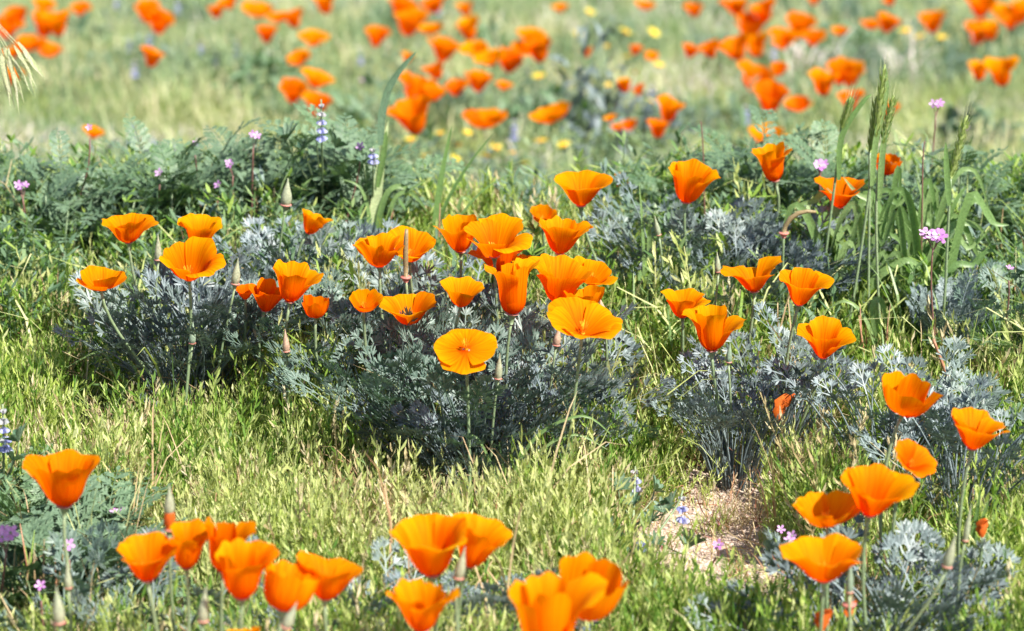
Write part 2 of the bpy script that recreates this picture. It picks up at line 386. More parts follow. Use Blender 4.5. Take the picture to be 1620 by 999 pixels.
# beyond the bank: meadow out of focus
def pts_far(n, y0, y1, keep, sc, lean, k):
    out = []
    while len(out) < n:
        y = y0 + (y1 - y0) * U(0, 1) ** 1.1; x = U(-1, 1) * .34 * y
        if in_view(x, y, 1.3) and U(0, 1) < keep(x, y):
            out.append((x, y, gz(x, y), U(0, 6.28), U(0, lean), U(0, 6.28), U(*sc), rng.randrange(k)))
    return out
F1 = pts_far(4800, 3.3, 13, lambda x, y: min(1, .65 + fnoise(x, y, 2.5, 5)), (.7, 1.3), .3, 5)
scatter('meadow_grass', [grass_patch('fargrass', 26, .045, .05, .12, .0006, .0016, .8) for i in range(5)], F1)
F2 = pts_far(650, 3.5, 12.5, lambda x, y: max(0, .15 + 2.4 * fnoise(x, y, 1.5, 15)), (.8, 1.4), .3, 4)
def herb_patch(mat, n, r, h):
    g = G()
    for i in range(n):
        a = U(0, 6.28); q = r * math.sqrt(U(0, 1)); b = Vector((q * math.cos(a), q * math.sin(a), 0))
        top = b * 1.3 + Vector((0, 0, U(.4, 1) * h))
        g.ribbon([b, top], [.0007, .0004], Vector((0, 1, 0)))
        for j in range(9):
            az = U(0, 6.28); dd = Vector((math.cos(az), math.sin(az), U(.2, 1.2))).normalized(); L = U(.008, .018)
            p = b.lerp(top, U(.45, 1)); g.ribbon([p, p + dd * L * .6, p + dd * L], [.0008, .0019, .0003], Vector((0, 0, 1)))
    return g.mesh('herb', mat, False)
scatter('meadow_herbs', [herb_patch(m, 26, .05, .10) for m in ('farleaf', 'poppyleaf_green', 'farleaf', 'filaree')], F2)
F3 = pts_far(650, 3.5, 12.5, lambda x, y: max(0, -.2 + 3.0 * fnoise(x, y, 1.3, 25)), (.7, 1.2), .4, 2)
scatter('dry_meadow_grass', [grass_patch('drypale', 18, .05, .05, .11, .0006, .0014, .9) for i in range(2)], F3)
F4 = pts_far(900, 3.25, 7.0, lambda x, y: .6, (.9, 1.4), .3, 3)
scatter('low_weed_beyond', [sprig_patch('sprig', 16, .035, .03, .06, 8) for i in range(3)], F4)

# ------------------------------------------------------------------ poppy leaves
def lobes(g, p, d, up, L, depth, wd):
    side = d.cross(up).normalized()
    if depth == 0:
        for a, l in ((-.36, .85), (0, 1.0), (.36, .85)):
            dd = (rotv(d, up, a + U(-.12, .12)) + up * U(-.18, .25)).normalized()
            l2 = L * l * U(.8, 1.2)
            q = [p, p + dd * l2 * .45, p + dd * l2 * .8 + up * l2 * .03, p + dd * l2 + up * l2 * .05]
            g.ribbon(q, [wd * .4, wd * .9, wd * .85, wd * .12], up, .0)
        return
    e = p + d * L
    g.ribbon([p, e], [wd * .75, wd * .6], up)
    for t, a in (((.5, .7), (.5, -.7), (1, .5), (1, 0), (1, -.5)) if depth > 1 else ((1, .55), (1, 0), (1, -.55))):
        dd = (rotv(d, up, a + U(-.12, .12)) + up * U(-.12, .2)).normalized()
        lobes(g, p.lerp(e, t), dd, (up + d * U(-.12, .12)).normalized(), L * (.68 if depth > 1 else .85) * (1 if a == 0 else .92), depth - 1, wd)
def poppy_leaf(mat, Lp=.085, blade_=.016, wd=.0008, bend=.3, depth=2):
    g = G()
    tip = Vector((Lp * bend * .7, 0, Lp)); pts = bez(Vector((0, 0, -.005)), Vector((0, 0, Lp * .4)), Vector((Lp * bend * .15, 0, Lp * .75)), tip, 5)
    g.tube(pts, [.0013, .0012, .0010, .0009, .0008, .0007], 4, False)
    d = (pts[-1] - pts[-2]).normalized(); up = Vector((-d.z, 0, d.x)).normalized()
    d = (d + Vector((bend * .4, 0, 0))).normalized(); up = Vector((-d.z, 0, d.x)).normalized()
    lobes(g, tip, d, up, blade_, depth, wd)
    return g.mesh('poppy_leaf', mat, True)
PLEAF = {m: [poppy_leaf(m, U(.07, .095), U(.014, .018), U(.0006, .00085), U(.1, .42)) for i in range(7)] for m in ('poppyleaf', 'poppyleaf_green')}
NEAR_LEAF = {m: [poppy_leaf(m, U(.05, .07), U(.013, .016), U(.0007, .0009), U(.1, .42)) for i in range(4)] for m in ('poppyleaf', 'poppyleaf_green')}
UPR, TALL = .68, 1.15
def leaf_clump(px, py, n, spread, scale, label, mat='poppyleaf', lx=0, name='poppy_leaf_clump', rad=.02, mats=None, src=None):
    p = at(px, py); t = thing(name, p, label, 'leaf clump', 'poppy leaf clumps')
    for i in range(n):
        a = U(0, 6.28); q = math.sqrt(U(0, 1)); tl = R(spread * UPR) * q
        me = rng.choice((src or PLEAF)[mat])
        l = obj('leaf', me, t, (rad * q * math.cos(a), rad * q * math.sin(a), 0))
        s = scale * TALL * U(.8, 1.08) * (1.0 if U(0, 1) < .7 else U(.5, .85))
        l.rotation_euler = (Matrix.Rotation(R(lx), 3, 'Y') @ Matrix.Rotation(a, 3, 'Z') @ Matrix.Rotation(tl, 3, 'Y') @ Matrix.Rotation(U(-1.2, 1.2), 3, 'Z')).to_euler()
        l.scale = (s,) * 3
    return t
for a in [
    (300, 668, 150, 38, 1.10, 'blue grey fan shaped leaves of the poppy plant under the open double bloom', 'poppyleaf', 0),
    (345, 655, 60, 40, 1.0, 'silvery leaves between the shaded poppy plant and the dark gap in the weeds', 'poppyleaf', 14),
    (500, 665, 90, 42, .95, 'grey green leaves below the trio of cupped poppies', 'poppyleaf_green', 5),
    (480, 565, 90, 44, 1.08, 'blue grey leaves behind the trio of cupped poppies, around the pale upright bud', 'poppyleaf', 0),
    (630, 745, 80, 36, 1.02, 'grey green leaves on tall stems below the single wide funnel bloom', 'poppyleaf_green', -6),
    (740, 790, 105, 40, 1.05, 'large silvery leaf mound under the wide open bowl bloom with showing stamens', 'poppyleaf_green', 0),
    (850, 735, 80, 42, 1.08, 'shaded leaves under the crowded central blooms, beside the pink bud', 'poppyleaf', 8),
    (770, 820, 50, 26, .85, 'front tuft with long visible stalks at the foot of the large leaf mound', 'poppyleaf', 0),
    (845, 795, 60, 34, .92, 'lighter tuft on the sunny end of the large leaf mound', 'poppyleaf', 10),
    (690, 780, 45, 30, .85, 'dark upright stalky tuft before the large leaf mound', 'poppyleaf', -4),
    (720, 650, 100, 45, 1.05, 'leaf mound behind the open bowl bloom, at the feet of the crowded poppies', 'poppyleaf', 0),
    (590, 620, 60, 40, 1.0, 'small leaf tuft behind the single wide funnel bloom', 'poppyleaf', 0),
    (1160, 765, 75, 25, .80, 'narrow upright leaf clump standing at the edge of the bare gravel', 'poppyleaf', 0),
    (1225, 720, 60, 36, .88, 'dark leaves below the deep funnel bloom, beside the narrow clump', 'poppyleaf', 0),
    (1405, 790, 70, 42, .95, 'blue grey leaves around the bloom turned to show its red centre', 'poppyleaf', 0),
    (1520, 850, 60, 40, 1.0, 'leaves below the bloom over the stork\'s-bill, beside the tall pointed bud', 'poppyleaf', 0),
    (1040, 520, 45, 40, 1.05, 'pale leaf tuft rising beside the bare grass stalk', 'poppyleaf', 0),
    (1165, 560, 90, 46, 1.08, 'broad blue leaf clump behind the two funnel blooms, under the curved seed pod', 'poppyleaf', 0),
    (1270, 540, 60, 44, 1.0, 'blue leaves at the foot of the barley, behind the funnel blooms', 'poppyleaf', 0),
    (1590, 620, 40, 44, .9, 'grey leaves in the weeds under the ferny stork\'s-bill', 'poppyleaf_green', 0),
]: leaf_clump(*a)
UPR = 1.0
leaf_clump(875, 765, 26, 62, 1.0, 'bright drooping leaves spilling from the sunny side of the large leaf mound', 'poppyleaf_green', 32)
leaf_clump(318, 668, 10, 60, .8, 'few pale leaves bent flat over the weeds at the foot of the first plant', 'poppyleaf', 35)
leaf_clump(610, 760, 16, 60, .85, 'pale thin leaves bent low in the dark gap beside the large leaf mound', 'poppyleaf_green', -35)
for a in [
    (1350, 1085, 80, 46, 1.2, 'soft blue green leaf clump below the bloom with a split petal', 'poppyleaf', 0),
    (1450, 1075, 50, 40, 1.15, 'blue green leaves at the frame\'s lower edge near the withered petals', 'poppyleaf', 8),
    (245, 1075, 40, 44, 1.05, 'grey leaves under the bloom nearest the emerging bud', 'poppyleaf', 0),
    (100, 1080, 40, 40, 1.2, 'grey green leaves around the pale bud under the lone tall poppy', 'poppyleaf_green', 0),
    (450, 1110, 40, 44, .9, 'dark grey leaves below the tilted yellow orange bloom', 'poppyleaf', 0),
    (585, 1085, 40, 40, .95, 'dark leaves beside the low bloom under the paired poppies', 'poppyleaf', 0),
    (745, 1085, 45, 40, 1.0, 'rounded leaf tuft under the pair of poppies with a grey bud', 'poppyleaf', 0),
]: UPR, TALL = 1.0, 1.05; leaf_clump(*a, src=NEAR_LEAF)

# ------------------------------------------------------------------ stork's-bill (filaree) leaves
def filaree_leaf(mat, L, pairs=7, wmax=.016, curl=.5, lw=.0011):
    g = G()
    pts = bez(Vector((0, 0, -.005)), Vector((0, 0, L * .4)), Vector((L * curl * .2, 0, L * .8)), Vector((L * curl * .75, 0, L * .97)), 10)
    g.tube(pts, [.0011 - .00007 * i for i in range(11)], 4, False)
    for i in range(pairs + 1):
        t = .36 + .64 * i / pairs; k = min(9, int(t * 10)); p = pts[k].lerp(pts[k + 1], t * 10 - k)
        ax = (pts[k + 1] - pts[k]).normalized(); up = Vector((-ax.z, 0, ax.x)).normalized(); side = ax.cross(up).normalized()
        ll = wmax * (math.sin(math.pi * (.25 + .68 * i / pairs))) + .002
        for sg in ((-1, 1) if i < pairs else (0,)):
            d = (side * sg + ax * (.75 if sg else 1) + up * U(-.05, .25)).normalized()
            e = p + d * ll
            g.ribbon([p, p.lerp(e, .6), e], [lw * .7, lw * 1.3, lw * .4], up)
            for q in (.25, .45, .65, .82):
                for s2 in (-1, 1):
                    dd = (rotv(d, up, s2 * .7) + up * U(-.1, .15)).normalized(); l3 = ll * .46 * (1.1 - q * .7)
                    b = p.lerp(e, q); g.ribbon([b, b + dd * l3 * .6, b + dd * l3], [lw * .8, lw * 1.15, lw * .2], up)
    return g.mesh('filaree_leaf', mat, True)
FL = [filaree_leaf('filaree', U(.085, .12), 7, U(.017, .023), U(.3, .9)) for i in range(6)]
FLG = [filaree_leaf('poppyleaf', U(.08, .11), 11, U(.010, .014), U(.05, .25), .0005) for i in range(4)]
def filaree(px, py, n, spread, s, label, lib=FL, nm='storksbill_plant', grp="stork's-bill plants"):
    t = thing(nm, at(px, py), label, 'wild plant', grp)
    s *= 1.06
    if py > 800: s *= .68; n = int(n * 2.4); s *= 1.1
    leafy = py < 480 and lib is FL; hts = [0] * n
    if leafy:
        stems = []
        for i in range(7):
            q = Vector((U(-.035, .035), U(-.03, .03), 0)); tp = q * 1.8 + Vector((0, 0, U(.06, .105) * s / 1.1)); g = G(); g.tube([q * .3, q, tp.lerp(q, .5) + Vector((0, 0, .01)), tp], [.0012, .0012, .001, .0007], 5)
            obj('stem', g.mesh('stem', 'stem'), t); stems.append((q, tp))
        n = int(n * 2.7); s *= .56
    for i in range(n):
        a = 6.283 * i / n * 2.4 + U(-.4, .4); tl = R(spread) * (.25 + .75 * U(0, 1))
        loc = Vector((.006 * math.cos(a), .006 * math.sin(a), 0))
        if leafy and U(0, 1) < .8:
            q, tp = rng.choice(stems); loc = q.lerp(tp, U(.1, 1)); tl = min(tl * 1.1, 1.2)
        l = obj('leaf', rng.choice(lib), t, loc)
        l.rotation_euler = (Matrix.Rotation(a, 3, 'Z') @ Matrix.Rotation(tl, 3, 'Y') @ Matrix.Rotation(U(-.6, .6), 3, 'Z')).to_euler()
        l.scale = (s * U(.75, 1.15),) * 3
    return t
for a in [
    (20, 440, 26, 55, 1.1, "dark ferny stork's-bill with the pink flower heads at the frame's edge"),
    (75, 470, 24, 60, 1.1, "ferny stork's-bill at the foot of the slender purple stem"),
    (150, 455, 20, 55, 1.0, "ferny stork's-bill spreading below the lone blurred poppy with a pink flower before it"),
    (225, 450, 22, 50, 1.0, "ferny stork's-bill behind the flat yellow orange bowl bloom"),
    (265, 440, 22, 35, 1.35, "tallest upright ferny stork's-bill on the bank, with seed heads at its top"),
    (330, 440, 24, 50, 1.1, "ferny stork's-bill behind the stacked double bloom"),
    (400, 430, 22, 50, 1.05, "ferny stork's-bill under the small purple stemmed flowers"),
    (455, 425, 22, 45, 1.1, "ferny stork's-bill behind the tall pale bud"),
    (520, 430, 30, 48, 1.3, "dense ferny stork's-bill below the blue lupine spike"),
    (565, 450, 16, 50, 1.0, "ferny stork's-bill beside the base of the tall pale grass stalk"),
    (1140, 440, 20, 50, 1.1, "dark stork's-bill between the poppy with a spread petal and the leaning one"),
    (1190, 420, 22, 50, 1.25, "dark leafy stork's-bill behind the leaning goblet poppy"),
    (1245, 440, 22, 50, 1.15, "stork's-bill below the round pink flower head beside the barley"),
    (1290, 470, 16, 55, 1.1, "stork's-bill in the shade of the barley stems"),
    (1545, 470, 22, 60, 1.25, "stork's-bill with arching leaves behind the bent barley blades"),
    (1600, 470, 18, 55, 1.0, "stork's-bill at the frame's edge level with the arching leaves"),
    (1560, 640, 18, 60, .95, "low dark stork's-bill above the bloom over the pink stem"),
    (1610, 600, 16, 60, .95, "stork's-bill beside the red tinged stems"),
    (1600, 780, 24, 65, .95, "light green stork's-bill behind the pointed bud, spreading over the weeds"),
    (25, 860, 24, 45, 1.0, "soft stork's-bill rising at the frame's edge under the blue lupine"),
    (80, 900, 22, 50, 1.0, "soft stork's-bill behind the stem of the lone tall poppy"),
    (30, 1000, 24, 50, 1.0, "soft stork's-bill around the violet flowers at the frame's edge"),
    (140, 960, 22, 55, 1.0, "soft stork's-bill between the lone tall poppy and the front row"),
    (10, 540, 14, 60, .8, "low stork's-bill in the weeds below the pink flower heads"),
]: filaree(*a)
filaree(1492, 625, 24, 16, 1.0, 'ferny grey green plant with upright feathery leaves beside the tall violet flower', FLG, 'feathery_plant', 'feathery plants')
filaree(1455, 560, 16, 40, 1.0, 'short feathery grey plant at the base of the barley clump', FLG, 'feathery_plant', 'feathery plants')

# ------------------------------------------------------------------ poppy blooms
KPROF = {  # angle from the axis along the petal, degrees
    'funnel': lambda v: 50 * (1 - v) ** 6 + 25 + 32 * v ** 4,
    'goblet': lambda v: 62 * (1 - v) ** 5 + 15 + 26 * v ** 4,
    'bowl':   lambda v: 82 * (1 - v) ** 1.8 + 14 + 6 * v,
    'wide':   lambda v: 46 * (1 - v) ** 5 + 38 + 30 * v ** 4,
}
NUp, NVp = 15, 13
Uu = np.linspace(-1, 1, NUp); Vv = np.linspace(0, 1, NVp)
def petal_pts(kind, o, q):
    """grid of one petal of unit length; q = its own quirks"""
    f = KPROF[kind]; n = 24; s = np.linspace(0, 1, n + 1)
    psi = np.radians(np.clip([f(x) + (o + q['do']) * min(1, x * 2.5) + q['flare'] * x ** 3 for x in s], 2, 128))
    r = np.concatenate([[0], np.cumsum(np.sin(psi[:-1]) / n)]) + .035; z = np.concatenate([[0], np.cumsum(np.cos(psi[:-1]) / n)])
    uu, vv = np.meshgrid(Uu, Vv)
    vmax = q['len'] * (1 - .15 * np.abs(uu) ** 3.5 - .03 * np.sin(uu * q['k2'] + q['p2']) + q['notch'] * np.exp(-(uu / .13) ** 2) + q['nick'][None, :])
    ve = np.clip(vv * vmax, 0, 1.15)
    rr = np.interp(ve, s, r) + np.clip(ve - 1, 0, 1) * math.sin(psi[-1]); zz = np.interp(ve, s, z) + np.clip(ve - 1, 0, 1) * math.cos(psi[-1])
    vmax = vmax
    ruf = q['ruf'] * (np.sin(uu * q['k1'] + q['p1']) + .45 * np.sin(uu * q['k1'] * 2.3 + q['p2'])) * ve ** 3
    edge = q['curl'] * np.abs(uu) ** 3 * ve ** 2
    nr_ = np.cos(np.interp(ve, s, psi)); nz = -np.sin(np.interp(ve, s, psi))
    cup = -q['cup'] * (uu ** 2) * ve * .5
    rr = rr + (ruf + edge + cup) * nr_ + q['lay']; zz = zz + (ruf + edge) * nz
    ph = q['phi'] + uu * q['span'] * (1 - .12 * vv)
    return np.stack([rr * np.cos(ph), rr * np.sin(ph), zz], -1).reshape(-1, 3)
PF = [(j * NUp + i, j * NUp + i + 1, (j + 1) * NUp + i + 1, (j + 1) * NUp + i) for j in range(NVp - 1) for i in range(NUp - 1)]
def petal_mesh(P, mat):
    me = bpy.data.meshes.new('petal'); me.from_pydata(P.tolist(), [], PF); me.materials.append(M[mat])
    me.polygons.foreach_set('use_smooth', [True] * len(PF))
    uv = me.uv_layers.new(name='uv'); co = np.empty((len(me.loops), 2), np.float32)
    vi = np.array([i for f in PF for i in f]); co[:, 0] = (vi % NUp) / (NUp - 1); co[:, 1] = (vi // NUp) / (NVp - 1)
    uv.data.foreach_set('uv', co.ravel()); me.update(); return me
def quirks(yaw, ruf=1.0):
    qs = []
    for i in range(4):
        qs.append(dict(phi=yaw + i * math.pi / 2 + U(-.12, .12), span=R(U(60, 78)), len=U(.86, 1.08), do=U(-13, 11), flare=U(2, 22) if U(0, 1) < .6 else U(28, 55),
                       ruf=ruf * U(.018, .045), k1=U(3.5, 7.5), p1=U(0, 6.28), k2=U(5, 12), p2=U(0, 6.28), notch=-U(.0, .05) if U(0, 1) < .35 else 0, curl=U(-.05, .10), cup=U(-.05, .12), lay=(.02 if i % 2 else -.012), nick=nr.normal(0, .009, NUp)))
    return qs
def stamen_mesh(n=22, L=.30):
    g = G()
    for i in range(n):
        a = 6.283 * i / n + U(-.2, .2); sp = U(.1, .5); d = Vector((math.cos(a) * sp, math.sin(a) * sp, 1)).normalized(); l = L * U(.7, 1.1)
        b = Vector((.03 * math.cos(a), .03 * math.sin(a), .02)); sd = Vector((-math.sin(a), math.cos(a), 0))
        g.ribbon([b, b + d * l * .5, b + d * l * .55, b + d * l], [.006, .005, .014, .009], d.cross(sd))
    g.tube([Vector((0, 0, z)) for z in (-.01, .02, .10, .16)], [.05, .06, .03, .008], 8)
    return g.mesh('stamens', 'stamen', False)
STAM = [stamen_mesh() for i in range(3)]
def receptacle_mesh():
    g = G()
    ax = [Vector((0, 0, z)) for z in (-.20, -.13, -.07, -.035, -.03)]
    g.mi = 0; g.tube(ax, [.035, .045, .062, .085, .085], 10)
    g.mi = 1; g.tube([Vector((0, 0, z)) for z in (-.024, -.012, -.004)], [.10, .125, .095], 12)
    return g.mesh('receptacle', ['stem', 'rim'])
RECEP = receptacle_mesh()
def stem_between(parent, root_world, foot, mat='stem', r0=.0014, r1=.0013, bow=None, name='stem', drop=None, sides=7):
    """stem from the ground point foot up to the local origin of parent"""
    e = Vector((0, 0, 0)); inv = parent.matrix_basis.inverted(); f = inv @ foot
    ax = Vector((0, 0, -1)) * (inv @ foot).length * .35
    up = (inv.to_3x3() @ Vector((0, 0, 1))).normalized() * f.length * .3
    b = bow if bow else Vector((U(-.04, .04), U(-.04, .04), 0)) * f.length
    pts = bez(f, f + up + b, e + ax + b, e + Vector((0, 0, drop if drop is not None else -.0)), 12)
    g = G(); sc = parent.scale[0] or 1
    g.tube(pts, [(r0 + (r1 - r0) * i / 12) / sc for i in range(13)], sides)
    return obj(name, g.mesh(name, mat), parent)
def foot_of(bb, through):
    """where the stem meets the ground; through = a picture point the stem passes"""
    f = Vector((bb.x + U(-.012, .012), bb.y + U(.0, .02), 0))
    if through:
        (hx,), (hy,), (D,) = proj([bb]); k = D / FPX
        f.x = bb.x + (through[0] - hx) / max(60, through[1] - hy) * (bb.z - gz(bb.x, bb.y)) / CT
    f.z = gz(f.x, f.y); return f
def bloom(x0, y0, x1, y1, kind, label, pitch=0, roll=0, h=.2, foot=None, deep=0, ruf=1.0, cat='poppy', smat='stem', yaw=None, group='poppies in flower', o0=None):
    cx = (x0 + x1) / 2; Wp = x1 - x0; Hp = y1 - y0; h *= .76
    base = at(cx + roll * .2, y1 - Hp * .1, h)
    roll += U(-4, 4); pitch += U(-5, 8)
    rot = Matrix.Rotation(R(roll), 3, 'Y') @ Matrix.Rotation(R(pitch), 3, 'X')
    Rm = np.array(rot); qs = quirks(U(0, 6.28) if yaw is None else yaw, ruf)
    def build(o, L, b):
        return [(petal_pts(kind, o, q) * L) @ np.array(rot).T + np.array(b) for q in qs]
    L = Wp / FPX * depth(base) * .6; b = np.array(base)
    byp = o0 is not None
    lo, hi = (55.0, -15.0) if byp else (-22.0, 40.0)
    for it in range(11):
        if byp:
            o = o0; rot = Matrix.Rotation(R(roll), 3, 'Y') @ Matrix.Rotation(R((lo + hi) / 2), 3, 'X'); Rm = np.array(rot)
        else: o = (lo + hi) / 2
        P = np.concatenate(build(o, L, b)); X, Y, D = proj(P)
        w_, h_ = X.max() - X.min(), Y.max() - Y.min()
        L *= Wp / w_
        ratio = h_ / w_
        if ratio > Hp / Wp: lo = o
        else: hi = o
    for it in range(3):
        P = np.concatenate(build(o, L, b)); X, Y, D = proj(P); L *= Wp / (X.max() - X.min())
        dx = cx - (X.max() + X.min()) / 2; dy = (y0 + y1) / 2 - (Y.max() + Y.min()) / 2; d = depth(Vector(b))
        b = b + np.array([dx, 0, 0]) / FPX * d
        b = b + np.array([0, -ST, -CT]) * dy / FPX * d
    t = thing('poppy', Vector(b), label, cat, group); t.rotation_euler = rot.to_euler(); t.scale = (L,) * 3
    t.matrix_basis = Matrix.Translation(Vector(b)) @ rot.to_4x4() @ Matrix.Scale(L, 4)
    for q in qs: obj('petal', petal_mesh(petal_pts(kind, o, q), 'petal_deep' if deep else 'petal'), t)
    s = obj('stamens', rng.choice(STAM), t, rot=(0, 0, U(0, 6))); s['kind'] = 'stuff'
    obj('receptacle', RECEP, t)
    bb = Vector(b)
    f = foot_of(bb, foot)
    stem_between(t, bb, f, smat, drop=-.12)
    return t

